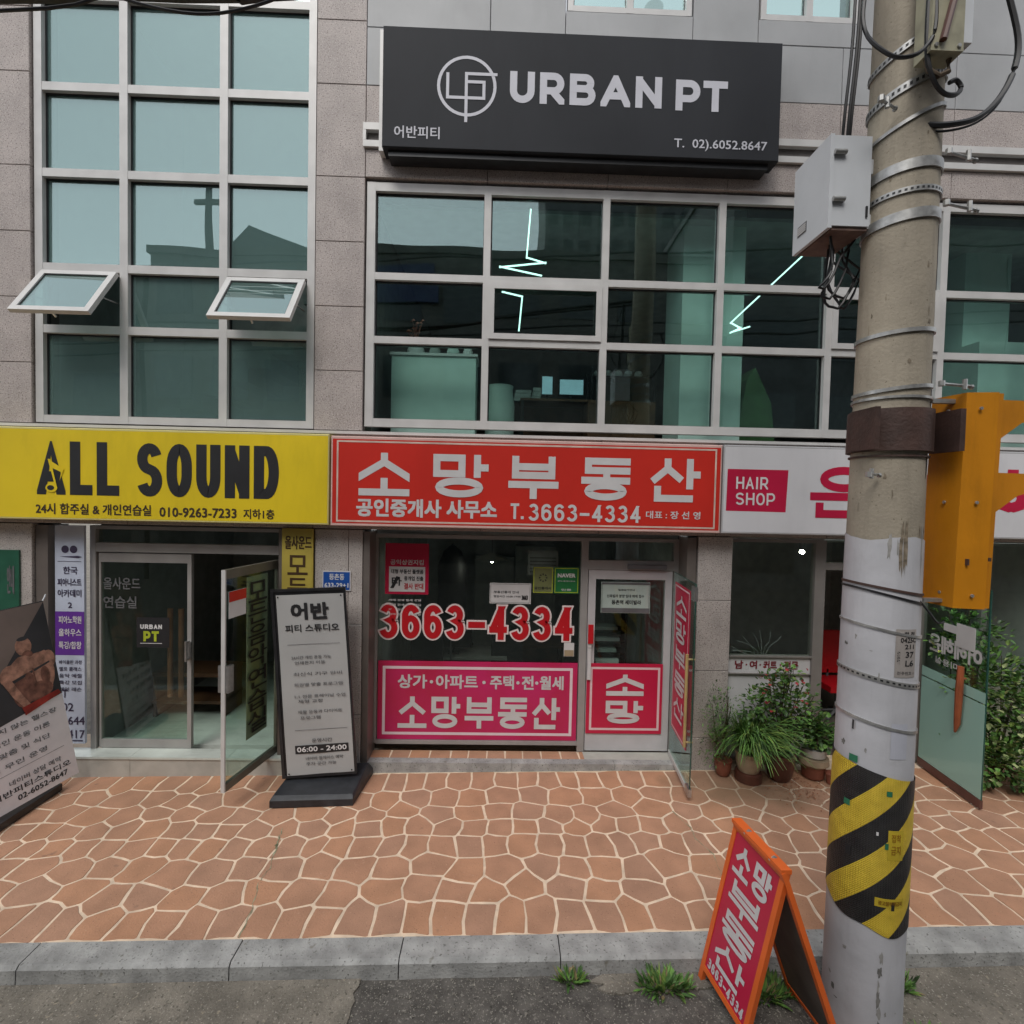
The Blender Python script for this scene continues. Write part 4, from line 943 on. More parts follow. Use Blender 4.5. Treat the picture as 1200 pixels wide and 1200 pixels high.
# ================= SIGN BOXES =================
def signbox(name, label, x0, x1, z0, z1, face, rimm, rim=.035, dep=.18, yb=-.02):
    t = thing(name, label, 'sign', ((x0+x1)/2, -.1, z0)); fr = WALLF(-.2)
    m = MB(); bevelbox(m, fr, x0, x1, z0, z1, -dep, 0, .008); obj('sign_housing', m, rimm, t)
    obj('sign_face', rect(fr, x0+rim*.35, x1-rim*.35, z0+rim*.6, z1-rim*.6, .001), face, t)
    return t
sy = signbox('shop_sign', 'long yellow sign box with black ALL SOUND lettering', -6.6, -1.785, 2.715, 3.665, yellow, mat('pale_yellow_rim', (.62, .55, .22), .4, .05))
fs = WALLF(-.2)
m = MB()
wd = {'A': 1.12, 'L': .88, 'S': 1, 'O': 1, 'U': .96, 'N': .98, 'D': 1, ' ': .35}
letters(sy, fs, 'ALL SOUND', -4.765, -2.30, 2.975, 3.525, .106, black, .17, 0, .003, wd)
m = MB(); m.poly([fs(*q, .0075) for q in ell(-4.615, 3.045, .06, .048, 16)[:-1]]); m.poly([fs(-4.575, 3.05, .007), fs(-4.558, 3.05, .007), fs(-4.625, 3.34, .007), fs(-4.65, 3.34, .007)]); m.poly([fs(-4.65, 3.34, .0072), fs(-4.63, 3.26, .0072), fs(-4.50, 3.20, .0072), fs(-4.49, 3.24, .0072)]); m.poly([fs(-4.515, 3.22, .0073), fs(-4.49, 3.24, .0073), fs(-4.53, 3.12, .0073)])
obj('note_emblem', m, yellow, sy); m = MB(); m.poly([fs(*q, .0085) for q in ell(-4.622, 3.045, .036, .026, 16)[:-1]]); obj('note_emblem', m, black, sy)
m = MB(); fit(m, fs, '24시 합주실 & 개인연습실', -4.775, -3.61, 2.775, 2.885, .022); fit(m, fs, '010-9263-7233', -3.52, -2.735, 2.77, 2.865, .022); fit(m, fs, '지하1층', -2.66, -2.345, 2.765, 2.865, .022); obj('lettering', m, mat('brown_black_print', (.05, .03, .015), .5), sy)
sr = signbox('shop_sign', 'red estate agent sign box with five large white characters', -1.765, 2.36, 2.71, 3.65, red, mat('pink_rim_frame', (.62, .42, .38), .4, .05), .05)
obj('sign_border', border(fs, -1.705, 2.30, 2.755, 3.605, .018, .003), mat('cream_line', (.62, .47, .40), .5), sr)
m = MB()
for ch, a0, a1 in (('소', -1.475, -.945), ('망', -.70, -.12), ('부', .09, .62), ('동', .86, 1.38), ('산', 1.58, 2.13)): gl(sr, fs, ch, a0, 3.035, a1-a0, .45 if ch != '산' else .46, .074, offwhite)
fit(m, fs, '공인중개사 사무소', -1.49, -.03, 2.82, 3.0, .034); word(m, fs, 'T', .12, .21, 2.82, 2.985, .028); m.obox(fs, .23, .26, 2.82, 2.85, .001, .003)
word(m, fs, '3663-4334', .31, 1.50, 2.805, 2.985, .03, .25, widths={'-': .95}); fit(m, fs, '대표 : 장 선 영', 1.56, 2.14, 2.855, 2.935, .018)
obj('lettering', m, offwhite, sr)
sw = signbox('shop_sign', 'white hair salon sign box with red square behind the pole', 2.375, 7.2, 2.71, 3.655, mat('white_sign_face', (.64, .64, .66), .4, .05, 1, stain=.15), mat('grey_rim', (.42, .42, .43), .4, .05))
m = MB(); m.poly([fs(2.415, 2.955, .002), fs(3.06, 2.95, .002), fs(3.075, 3.40, .002), fs(2.42, 3.40, .002)]); obj('red_square', m, crimson, sw)
m = MB(); word(m, fs, 'HAIR', 2.515, 2.86, 3.19, 3.32, .02, .22, c=.004, widths={'I': .35}); word(m, fs, 'SHOP', 2.515, 2.94, 3.02, 3.15, .02, .22, c=.004); obj('lettering', m, white, sw)
m = MB(); gl(sw, fs, '은', 3.32, 2.90, .72, .55, .085, crimson); fit(m, fs, '혜', 4.55, 5.10, 2.90, 3.45, .045); fit(m, fs, '헤어', 5.35, 6.7, 2.90, 3.45, .045); obj('lettering', m, crimson, sw)
# screws and small lamps on top of signs
# --- charcoal sign above
su = thing('shop_sign', 'large charcoal sign box with round emblem and pale URBAN PT letters', 'sign', (.8, -.1, 6.6)); fu = WALLF(-.23)
m = MB(); bevelbox(m, fu, -1.275, 2.83, 6.60, 7.80, -.2, 0, .006); obj('sign_housing', m, charcoal, su)
m = MB(); m.obox(WALLF(-.03), -1.33, 2.84, 7.80, 7.845, -.02, .10); m.obox(WALLF(-.03), -1.33, -1.28, 6.62, 7.80, -.02, .10); obj('mounting_frame', m, alu, su)
m = MB(); m.obox(WALLF(-.03), -1.22, 2.74, 6.54, 6.598, -.02, .15); obj('underside_tray', m, blackmetal, su)
fu2 = WALLF(-.23); m = MB()
lil = mat('pale_lilac_letters', (.55, .55, .60), .5, .03); letters(su, fu2, 'URBAN', .02, 1.585, 7.085, 7.40, .073, lil, .2, widths={'U': .95, 'R': .95, 'A': 1.15, 'N': 1.02}); letters(su, fu2, 'PT', 1.73, 2.27, 7.075, 7.385, .073, lil, .12)
cx, cy = -.42, 7.23
n = 40
for k in range(n):
    a, b = 2*math.pi*k/n, 2*math.pi*(k+1)/n; m.poly([fu2(cx+r_*math.cos(t_), cy+r_*math.sin(t_), .003) for r_, t_ in ((.272, a), (.303, a), (.303, b), (.272, b))])
def bar(a0, a1, b0, b1, c): m.poly([fu2(a0, b0, c), fu2(a1, b0, c), fu2(a1, b1, c), fu2(a0, b1, c)])
obj('emblem_ring', m, lil, su); m = MB()
bar(-.63, -.60, 7.10, 7.36, .0035); bar(-.60, -.23, 7.10, 7.13, .0037); bar(-.26, -.23, 7.13, 7.28, .0039); bar(-.44, -.11, 7.34, 7.37, .0041); bar(-.44, -.41, 6.87, 7.34, .0043); bar(-.41, -.23, 7.26, 7.29, .0045); obj('emblem', m, lil, su); m = MB()
fit(m, fu2, '어반피티', -1.15, -.69, 6.69, 6.81, .014); fit(m, fu2, 'T.  02).6052.8647', 1.73, 2.70, 6.675, 6.79, .01)
obj('lettering', m, lil, su)

# ================= leaning white banner stand =================
bs = thing('banner_stand', 'white banner in black frame leaning on a black base before the pilaster', 'banner stand', (-1.8, -.35, gz(-1.8)))
BL, BR, TL = V((-2.16, -.40, .12)), V((-1.42, -.34, .15)), V((-2.315, -.36, 2.055))
u = (BR-BL); wB_ = u.length; u /= wB_; v = (TL-BL); hB = v.length; v /= hB; fb = FR(BL, u, v)
m = MB()
for q in ((0, .03, 0, hB), (wB_-.03, wB_, 0, hB), (.03, wB_-.03, hB-.03, hB), (.03, wB_-.03, 0, .03)): m.obox(fb, *q, -.035, 0)
obj('frame', m, blackmetal, bs)
# banner sheet slightly wavy
m = MB(); nx_, ny_ = 8, 24
for j in range(ny_+1):
    for i in range(nx_+1):
        a = .055+(wB_-.075)*i/nx_; b = .03+(hB-.09)*j/ny_; m.v.append(tuple(fb(a, b, .004+.004*math.sin(i*1.1+j*.25))))
for j in range(ny_):
    for i in range(nx_): a = j*(nx_+1)+i; m.f.append((a, a+1, a+nx_+2, a+nx_+1))
m.sm = True; obj('banner_sheet', m, mat('banner_vinyl', (.40, .40, .395), .5, .05, 2), bs)
obj('banner_backing', MB().obox(fb, .03, wB_-.03, .03, hB-.03, -.03, -.01), blackmetal, bs)
m = MB(); c_ = .011
fit(m, fb, '어반', .20, .56, 1.63, 1.79, .045, c_); fit(m, fb, '피티 스튜디오', .13, .66, 1.50, 1.575, .022, c_)
obj('lettering', m, black, bs); m = MB()
for z, s, a0, a1 in ((1.22, '24시간 개인 운동 가능', .17, .56), (1.165, '언제든지 이용', .20, .50), (1.05, '최신식 기구 완비', .18, .66), (.94, '회원별 맞춤 프로그램', .18, .66), (.82, '1:1 전문 트레이닝 수업', .18, .68), (.77, '체형 교정', .21, .45), (.66, '재활 운동과 다이어트', .20, .64), (.60, '프로그램', .22, .42), (.18, '네이버 플레이스 예약', .25, .62), (.125, '주차 공간 가능', .25, .55)): fit(m, fb, s, a0, a1, z, z+.035, .008, c_)
m.poly([fb(.14, 1.37, c_), fb(.66, 1.37, c_), fb(.66, 1.374, c_), fb(.14, 1.374, c_)]); m.poly([fb(.16, .49, c_), fb(.68, .49, c_), fb(.68, .494, c_), fb(.16, .494, c_)])
fit(m, fb, '운영시간', .32, .52, .36, .40, .015, c_); obj('lettering', m, gunm, bs)
obj('time_block', rect(fb, .15, .68, .25, .335, c_), black, bs); m = MB(); fit(m, fb, '06:00 - 24:00', .17, .66, .268, .318, .02, c_+.001); obj('lettering', m, white, bs)
m = MB()
for a, b in ((.075, hB-.08), (wB_-.045, hB-.08), (.075, .05), (wB_-.045, .05)): m.poly([fb(*q, .013) for q in ell(a, b, .009, .009, 8)[:-1]])
obj('eyelet', m, black, bs)
m = MB(); z0 = gz(-1.8)
B4 = [(-2.18, -.645), (-1.385, -.60), (-1.33, -.02), (-2.10, -.06)]
top = [(-2.165, -.60, z0+.10), (-1.40, -.56, z0+.10), (-1.36, -.10, z0+.17), (-2.11, -.14, z0+.17)]
m.v = [(x, y, z0+.003) for x, y in B4]+[(x, y, z0+.07) for x, y in B4]+top
m.f = [(3, 2, 1, 0)]+[(k, (k+1) % 4, 4+(k+1) % 4, 4+k) for k in range(4)]+[(4+k, 4+(k+1) % 4, 8+(k+1) % 4, 8+k) for k in range(4)]+[(8, 9, 10, 11)]
obj('base', m, mat('black_plastic_base', (.025, .027, .032), .45, .2, 10, .1, 30, stain=.1), bs)

# ================= turned poster stand at left =================
ps = thing('poster_stand', 'turned poster board with a muscular figure photo leaning by the left edge', 'poster stand', (-4.5, -.5, gz(-4.5)))
A0, B0, C0 = V((-4.56, -1.0, .0)), V((-4.38, -.17, .045)), V((-4.70, -.22, 1.875))   # lower street end, lower wall end, upper wall end
u = (B0-A0); wP = u.length; u /= wP; v = (C0-B0); hP = v.length; v /= hP; fP = FR(A0, u, v)
s_ = 1
obj('board', MB().obox(fP, 0, wP, 0, hP, -.02, -.003), blackmetal, ps)
def pl(name, pts, m_, c): return obj(name, MB().poly([fP(a*wP, b*hP, c) for a, b in pts]), m_, ps)
pl('poster_sheet', [(0, 0), (1, 0), (1, 1), (0, 1)], mat('poster_white', (.78, .74, .76), .6, .04), 0)
zc = .52
pl('photo_dark', [(0, .40), (1, zc-.05), (1, 1), (0, 1)], pdark, .002)
pl('photo_taupe', [(0, .55), (.42, .66), (1, .995), (0, 1)], ptaupe, .003)
def blob(cx, cy, rx, ry, rot=0, n=14): return [(cx+rx*math.cos(t)*math.cos(rot)-ry*math.sin(t)*math.sin(rot)*2.4, cy+(rx*math.cos(t)*math.sin(rot)/2.4+ry*math.sin(t)*math.cos(rot))) for t in [2*math.pi*q/n for q in range(n)]]
fig = [(blob(.70, .785, .085, .05), skin), (blob(.705, .826, .06, .011), pdark), (blob(.72, .73, .06, .03), skin2), (blob(.66, .62, .17, .12), skin), (blob(.82, .62, .15, .115), skin), (blob(.60, .55, .10, .08), skin2), (blob(.76, .53, .16, .05), skin2),
       (blob(.52, .66, .10, .05), skin), (blob(.93, .68, .07, .05), skin), ([(.40, .665), (.47, .70), (.90, .735), (.97, .70), (.95, .67), (.50, .625), (.42, .63)], skin), ([(.47, .62), (.93, .67), (.93, .66), (.49, .605)], pdark),
       ([(.40, .66), (.50, .65), (.60, .53), (.66, .47), (.60, .46), (.50, .54)], skin), (blob(.69, .60, .05, .045), skin2), (blob(.86, .60, .05, .05), skin2), ([(.735, .66), (.75, .66), (.77, .47), (.755, .47)], skin2), (blob(.12, .70, .15, .055, .1), skin), (blob(.07, .65, .12, .04), skin2), (blob(.22, .735, .07, .035), skin)]
for k, (q, m_) in enumerate(fig): pl('photo_figure', q, m_, .004+k*.0003)
pl('photo_red', ((.56, .475), (.96, .50), (.98, .475), (.58, .43)), mat('poster_red', (.34, .03, .02), .6, .3, 9), .0100)
m = MB()
for z, s, a0, a1 in ((.385, '쓰러지지 않는 헬스장', .02, .90), (.325, '체계적인 운동 이론', .04, .80), (.265, '개인 맞춤 및 식단', .04, .78), (.205, '24시 무인 운영', .04, .72), (.115, '네이버 상담 예약', .30, .84)): fit(m, fP, s, a0*wP, a1*wP, z*hP, (z+.026)*hP, .012, .003)
m.poly([fP(0, .175*hP, .003), fP(.9*wP, .185*hP, .003), fP(.9*wP, .187*hP, .003), fP(0, .177*hP, .003)])
obj('lettering', m, gunm, ps); m = MB(); fit(m, fP, '어반피티스튜디오', .12*wP, .93*wP, .07*hP, .10*hP, .02, .003); fit(m, fP, '02-6052-8647', .35*wP, .88*wP, .028*hP, .055*hP, .02, .003); obj('lettering', m, black, ps)
obj('hook', MB().tube([C0, C0+V((0, .02, .03)), C0+V((.0, .035, .06))], .006, 6), steel, ps)
z0 = gz(-4.5)
obj('base', MB().box(-5.2, -4.46, -1.05, -.28, z0+.002, z0+.07), blackmetal, ps)

# ================= orange A-board =================
ab = thing('sandwich_board', 'orange framed A-board with crimson panel standing beside the striped pole', 'sandwich board', (1.65, -2.6, -.1))
zr, zb = 1.02, -.105
RF, RN = V((1.56, -2.42, zr)), V((1.625, -2.88, zr)); LF, LN = V((1.375, -2.34, zb)), V((1.45, -2.80, zb)); QN, QF = V((2.02, -2.92, zb)), V((1.955, -2.46, zb))
def leaf(A, B, C, name, faceout, lbl=None):
    """A lower far corner (left when seen from outside), B lower right, C upper right"""
    u = (B-A); w = u.length; u = u/w; v = (C-B); h = v.length; v = v/h; fr = FR(A, u, v); m = MB(); r_ = .035
    for q in ((0, r_, 0, h), (w-r_, w, 0, h), (r_, w-r_, .10, .10+r_), (r_, w-r_, h-r_-.004, h-.004)): m.obox(fr, *q, -.03, .0)
    o = obj(name, m, aorange, ab)
    if lbl: o['label'] = lbl
    obj('panel', MB().obox(fr, r_, w-r_, .10+r_, h-r_-.004, -.024, -.005), faceout, o)
    return fr, w, h, o
fr1, w1, h1, lo = leaf(LF, LN, RN, 'front_leaf', crimson, 'crimson lettered leaf')
m = MB(); c_ = .001
gl(lo, fr1, '소', .07, h1-.29, .15, .19, .03, offwhite, -.003); gl(lo, fr1, '망', .245, h1-.29, .15, .19, .03, offwhite, -.003)
for k, ch in enumerate('부동산'): gl(lo, fr1, ch, .09, h1-.50-k*.205, .28, .18, .029, offwhite, -.003)
word(m, fr1, '3663-4334', .055, w1-.055, .15, .215, .013, .25, c=-.003, widths={'-': .9}); obj('lettering', m, offwhite, lo)
fr2, w2, h2, lo2 = leaf(QN, QF, RF, 'rear_leaf', aback, 'plain rear leaf')
m = MB(); m.obox(FR(RN, (RF-RN).normalized(), (1, 0, 0)), 0, (RF-RN).length, -.03, .03, -.012, .012); obj('ridge_cap', m, aorange, ab)
m = MB()
for t_ in (.22, .72):
    p = RN.lerp(RF, t_); m.tube([p+V((-.03, 0, -.005)), p+V((0, 0, .016)), p+V((.03, 0, -.005))], .008, 6)
obj('hinge', m, galv, ab)

# ================= utility pole =================
PX, PY = 2.245, -2.65
pole = thing('utility_pole', 'thick concrete utility pole with grey wrap and black yellow stripes', 'utility pole', (PX, PY, -.11))
def ax(z): return PX+.006*z
def rad(z): return .2-.0048*z
m = MB(); n = 40; zs = [-.15+k*.25 for k in range(45)]
for z in zs:
    for j in range(n): a = 2*math.pi*j/n; m.v.append((ax(z)+rad(z)*math.cos(a), PY+rad(z)*math.sin(a), z))
for k in range(len(zs)-1):
    for j in range(n): m.f.append((k*n+j, k*n+(j+1) % n, (k+1)*n+(j+1) % n, (k+1)*n+j))
m.sm = True; obj('pole_shaft', m, concrete, pole)
def ringmesh(z0f, z1f, e, rowsn=1, uvf=None, name='sleeve', mt=None, n=48):
    m = MB(); uv = []
    for k in range(rowsn+1):
        for j in range(n+1):
            a = 2*math.pi*j/n-math.pi*.1; z = z0f(a)+(z1f(a)-z0f(a))*k/rowsn; r_ = rad(z)+e; m.v.append((ax(z)+r_*math.cos(a), PY+r_*math.sin(a), z)); uv.append((a, z))
    for k in range(rowsn):
        for j in range(n): a = k*(n+1)+j; m.f.append((a, a+1, a+n+2, a+n+1))
    m.sm = True; me = m.mesh(name, mt)
    if uvf:
        l = me.uv_layers.new(name='UVMap')
        for p in me.loops: l.data[p.index].uv = uvf(*uv[p.vertex_index])
    return me
me = ringmesh(lambda a: -.14, lambda a: 2.87+.012*math.sin(3*a)+.006*noise.noise(V((a*5, 0, 0))), .004, 24, None, 'sleeve', sleeve)
o = bpy.data.objects.new('pole_sleeve', me); col.objects.link(o); o.parent = pole; o.location = -V(pole.location)
PER = .385
me = ringmesh(lambda a: .68+.05*math.sin(a-.4)+.012*math.sin(5*a), lambda a: 1.535-.04*math.cos(a+.2), .010, 20, lambda a, z: ((z-a/math.pi*PER*1.9)/PER+.68, a/math.pi*.5), 'hazard', hazard)
o = bpy.data.objects.new('hazard_wrap', me); col.objects.link(o); o.parent = pole; o.location = -V(pole.location)
def band(z, h, e=.006, tilt=0, td=0, mt=galv, lbl=None, holes=False):
    n = 56; m = MB(); e = min(e, .008) if h < .1 else e
    for (dr, dz) in ((.0, -h/2), (e, -h/2), (e, h/2), (.0, h/2)):
        for j in range(n):
            a = 2*math.pi*j/n; zz = z+dz+tilt*math.cos(a-td); r_ = rad(zz)+.003+dr; m.v.append((ax(zz)+r_*math.cos(a), PY+r_*math.sin(a), zz))
    for k in range(3):
        for j in range(n): m.f.append((k*n+j, k*n+(j+1) % n, (k+1)*n+(j+1) % n, (k+1)*n+j))
    m.sm = True; o = obj('band', m, mt, pole)
    if holes:
        m = MB()
        for j in range(44):
            a0 = 2*math.pi*j/44; a1 = a0+.07; q = []
            for a, dz in ((a0, -h*.2), (a1, -h*.2), (a1, h*.2), (a0, h*.2)):
                zz = z+dz+tilt*math.cos(a-td); r_ = rad(zz)+.0042+e; q.append((ax(zz)+r_*math.cos(a), PY+r_*math.sin(a), zz))
            m.poly(q)
        obj('band_slots', m, black, pole)['kind'] = 'stuff'
    return o
band(5.62, .035, .012, .10, 0, holes=True); band(5.38, .045, .012, .07, .0, holes=True); band(5.20, .02, .01, .09, 0)
band(4.92, .055, .012, .02, 0); band(4.78, .03, .008, .01, 0, holes=True); band(4.65, .055, .012, .02, 0)
band(4.02, .022, .01, .015, 0); band(3.71, .02, .01, .02, 0); band(3.655, .014, .008, .0, 0)
b = band(3.475, .235, .022, 0, 0, rust); lab(b, 'broad rusty steel collar')
band(3.33, .01, .008, 0, 0, rust); band(2.575, .014, .014, -.03, 0, rust); band(2.535, .012, .014, -.045, 0, blackmetal); band(2.34, .014, .01, -.035, 0); band(2.06, .026, .01, -.03, 0, holes=True); band(1.80, .016, .01, -.035, 0)
# rust collar ears
for q in ((2.03, 2.055), (2.50, 2.53)): obj('collar_ear', MB().box(q[0], q[1], -2.86, -2.66, 3.36, 3.59), rust, pole)
# bolts / clamp screws
for z, x0, x1 in ((4.95, 2.36, 2.56), (4.68, 2.36, 2.58), (5.21, 1.98, 2.10), (3.22, 2.0, 2.1), (3.72, 2.38, 2.60)):
    m = MB(); m.tube([(x0, -2.86, z), (x1, -2.80, z+.005)], .008, 6); m.tube([(x1-.06, -2.83, z-.02), (x1-.06, -2.83, z+.035)], .012, 6); m.tube([(x0+.0, -2.865, z-.014), (x0, -2.865, z+.014)], .016, 6); m.tube([(x1, -2.80, z), (x1+.012, -2.80, z)], .014, 6); obj('clamp_bolt', m, galv, pole)
# pole number sticker
def polepatch(a0, a1, z0, z1, e, mt, name, texts=(), ink=black):
    def fc(a, b, c=0):
        t_ = a0+(a1-a0)*a; z = z0+(z1-z0)*b; r_ = rad(z)+e+c; return V((ax(z)+r_*math.cos(t_), PY+r_*math.sin(t_), z))
    m = MB(); k = 6
    for i in range(k+1):
        for j in (0, 1): m.v.append(tuple(fc(i/k, j)))
    for i in range(k): m.f.append((i*2, i*2+2, i*2+3, i*2+1))
    o = obj(name, m, mt, pole)
    if texts:
        m = MB()
        for s, x0, x1, y0, y1, bo in texts: fit(m, fc, s, x0, x1, y0, y1, bo, .0015)
        obj('lettering', m, ink, pole)
    return fc
d = lambda x: R(x)
polepatch(d(-104), d(-68), 2.10, 2.37, .0065, mat('sticker_grey', (.33, .30, .28), .6, .06, 8), 'number_plate', [('한 전', .35, .85, .86, .95, .02), ('0425C', .2, .98, .73, .83, .02), ('211', .4, .85, .60, .69, .02), ('37', .45, .85, .42, .54, .02), ('L6', .45, .85, .24, .36, .02), ('화곡', .08, .2, .28, .55, .0), ('전주번호 1', .1, .9, .06, .13, .0)])
polepatch(d(-104), d(-78), 1.64, 1.84, .0065, mat('sticker_white', (.46, .47, .53), .5, .04), 'blank_sticker')
yl = mat('sticker_yellow', (.52, .38, .03), .5, .08)
polepatch(d(-102), d(-78), 1.07, 1.24, .0125, yl, 'warning_sticker', [('접착', .2, .8, .62, .88, .01), ('금지', .2, .8, .2, .5, .01)], mat('orange_print', (.30, .14, .01), .5))
polepatch(d(-116), d(-72), .80, .85, .0125, yl, 'warning_sticker', [('광고물부착금지', .1, .9, .25, .75, .01)], mat('orange_print_dark', (.25, .12, .01), .5))
gr = mat('green_scrap', (.02, .16, .08), .6)
for a, z, w_, h_, mt in ((-160, 1.575, 13, .04, gr), (-107, 1.43, 8, .03, gr), (-165, 1.31, 10, .035, gr), (-118, 1.20, 3, .02, white), (-106, 1.13, 5, .035, gr), (-158, 1.03, 7, .05, black), (-93, .785, 5, .05, black), (-158, 1.76, 3, .055, black)):
    polepatch(d(a), d(a+w_), z, z+h_, .0135, mt, 'tape_scrap')
# pale control box on the pole
cbx = thing('control_box', 'pale grey metal control box strapped to the upper utility pole', 'control box', (1.95, -2.5, 4.62))
m = MB(); f6 = FR((1.84, -2.70, 0), (0, 1, 0), (0, 0, 1))  # left face frame: a runs away from the street lens, outward = +x ; used for positions only
m.box(1.845, 2.06, -2.70, -2.36, 4.63, 5.13); obj('box_body', m, boxgrey, cbx)
m = MB(); m.box(1.82, 1.842, -2.705, -2.355, 4.615, 5.135); obj('box_door', m, boxgrey, cbx)
m = MB()
for z in (4.77, 5.03): m.tube([(1.838, -2.715, z-.0), (1.905, -2.715, z+.0)], .014, 10)
obj('hinge', m, galv, cbx)
obj('sticker', MB().box(1.8165, 1.8195, -2.50, -2.41, 4.70, 4.76), gunm, cbx)
m = MB()
for k in range(4): m.box(1.8140, 1.8160, -2.495, -2.415, 4.708+k*.012, 4.714+k*.012)
obj('lettering', m, white, cbx)
m = MB(); m.box(2.035, 2.045, -2.708, -2.7005, 4.68, 4.74); obj('latch', m, black, cbx)
for z in (4.68, 4.99): obj('bracket', MB().box(2.06, 2.10, -2.66, -2.50, z-.04, z+.04), boxgrey, cbx)
obj('box_underside', MB().box(1.85, 2.055, -2.69, -2.37, 4.61, 4.629), mat('rusty_underside', (.16, .10, .08), .7, .3, 10), cbx)
for k in range(5):
    x = 1.89+k*.03; y = -2.62+.05*k; m = MB(); d_ = .30+.04*(k % 3)
    P = [(x, y, 4.62)]+[(x+.03*math.sin(q*.6+k)+(.02*k-.02)*q/8, y+.01*math.sin(q+k), 4.62-d_*math.sin(q/8*math.pi*.5)) for q in range(1, 9)]
    q0 = V(P[-1]); P += [tuple(q0+V((.03*q, 0, -.02+.012*q*q))) for q in range(1, 5)]+[(2.07, y+.05, 4.62-d_+.30), (2.08, y+.08, 4.75)]
    o = obj('box_cable', MB().tube(P, .0075, 6), rubber, cbx)

def k9(x, z, f=.917): return (x*f, 3.06+(z-3.06)*f)
# transformer terminal box at top
tb = thing('terminal_box', 'dirty cream terminal box strapped near the top of the utility pole', 'terminal box', (2.2, -2.9, 5.36))
obj('box_body', MB().box(2.15, 2.32, -2.97, -2.86, 5.38, 5.95), mat('dirty_cream', (.36, .34, .24), .5, .2, 8, stain=.4, stsc=(3, 3, 1)), tb)
obj('side_cover', MB().box(2.325, 2.40, -2.93, -2.80, 5.46, 5.95), boxgrey, tb); obj('conduit', MB().tube([(2.20, -2.985, 5.42), (2.25, -2.99, 5.65), (2.28, -2.99, 6.0)], .017, 8), potbrown, tb)
obj('cable_loop', MB().tube([(2.17, -2.92, 5.38), (2.18, -2.93, 5.31), (2.23, -2.93, 5.285), (2.28, -2.93, 5.31), (2.29, -2.92, 5.38)], .014, 8), twig, tb)
m = MB()
for x, z in ((2.175, 5.405), (2.295, 5.405)): m.tube([(x, -2.978, z), (x, -2.969, z)], .01, 8)
obj('screw', m, galv, tb)

# cables
def cable(P, r, label, sub=5, grp=None, name='cable'):
    P = [V(p) for p in P]; out = []
    for k in range(len(P)-1):
        p0, p1, p2, p3 = P[max(k-1, 0)], P[k], P[k+1], P[min(k+2, len(P)-1)]
        for q in range(sub):
            t = q/sub; out.append(.5*((2*p1)+(p2-p0)*t+(2*p0-5*p1+4*p2-p3)*t*t+(3*p1-p0-3*p2+p3)*t**3))
    out.append(P[-1]); o = obj(name, MB().tube(out, r, 6), rubber); tag(o, label, 'cable', grp); return o
Y0 = -2.7
cable([(-6, Y0, 5.62), (-2.76, Y0, 5.68), (-2.2, Y0, 5.74), (-1.9, Y0, 5.76), (-1.5, Y0, 5.74), (-1.1, Y0, 5.80), (2.2, Y0-.1, 6.35)], .03, 'thickest black cable bundle crossing the top corner')
cable([(-6, Y0+.05, 5.72), (-2.76, Y0+.05, 5.76), (-1.1, Y0+.05, 5.81), (2.2, Y0, 6.25)], .02, 'black cable just above the thickest bundle')
cable([(-6, Y0-.02, 5.4), (-2.76, Y0-.02, 5.585), (-2.1, Y0-.02, 5.70), (-1.2, Y0-.02, 5.78), (-.5, Y0, 5.9)], .009, 'thin black cable rising under the bundle at the left')
cable([(-2.3, Y0-.04, 5.78), (-2.05, Y0-.04, 5.66), (-1.67, Y0-.04, 5.60), (-1.35, Y0-.04, 5.66), (-1.05, Y0-.04, 5.80), (-.8, Y0, 5.95)], .008, 'thin black cable sagging in a loop before the stair window')
X0 = 1.955
for i, (dx, dy) in enumerate(((0, 0), (.02, .01), (-.015, .02))):
    cable([(X0+dx+.02, -2.68+dy, 6.3), (X0+dx+.01, -2.68+dy, 5.7), (X0+dx-.005, -2.66+dy, 5.3), (X0+dx+.01, -2.62+dy, 5.12)], .008, ['black riser cable touching the control box top nearest its middle', 'black riser cable between the other two above the control box', 'black riser cable on the outer side above the control box'][i], grp='riser cables above the control box')
cable([(1.98, -2.85, 6.2), (1.87, -2.87, 5.75), (1.855, -2.9, 5.52), (1.94, -2.95, 5.37), (2.03, -2.97, 5.34), (2.12, -2.97, 5.39), (2.17, -2.97, 5.52), (2.16, -2.95, 5.9)], .010, 'black cable looping round the front of the pole below its straps')
cable([(2.155, -2.94, 5.78), (2.155, -2.94, 5.409), (2.201, -2.93, 5.271), (2.285, -2.9, 5.225), (2.368, -2.88, 5.234), (2.405, -2.87, 5.28), (2.377, -2.87, 5.317), (2.34, -2.87, 5.303)], .012, 'black cable with a hooked end under the terminal box')
cable([(2.257, -2.8, 5.132), (2.359, -2.85, 5.1), (2.516, -2.85, 5.141), (2.636, -2.85, 5.252), (2.71, -2.85, 5.409), (2.72, -2.85, 5.576), (2.646, -2.85, 5.826)], .015, 'thick black cable arching out from the pole at the top corner')
cable([(2.257, -2.78, 5.118), (2.368, -2.83, 5.081), (2.535, -2.83, 5.132), (2.655, -2.83, 5.243), (2.733, -2.83, 5.428)], .006, 'thin black cable following the thick arching cable')
cable([(2.34, -2.8, 3.421), (2.368, -2.8, 3.282), (2.34, -2.8, 3.005), (2.35, -2.8, 2.773), (2.312, -2.78, 2.542), (2.294, -2.75, 2.357)], .006, 'thin black cable hanging between the pole and the amber housing')
cable([(2.35, -2.8, 2.542), (2.405, -2.82, 2.468), (2.461, -2.82, 2.403), (2.498, -2.82, 2.412)], .006, 'short black cable drooping under the amber housing')

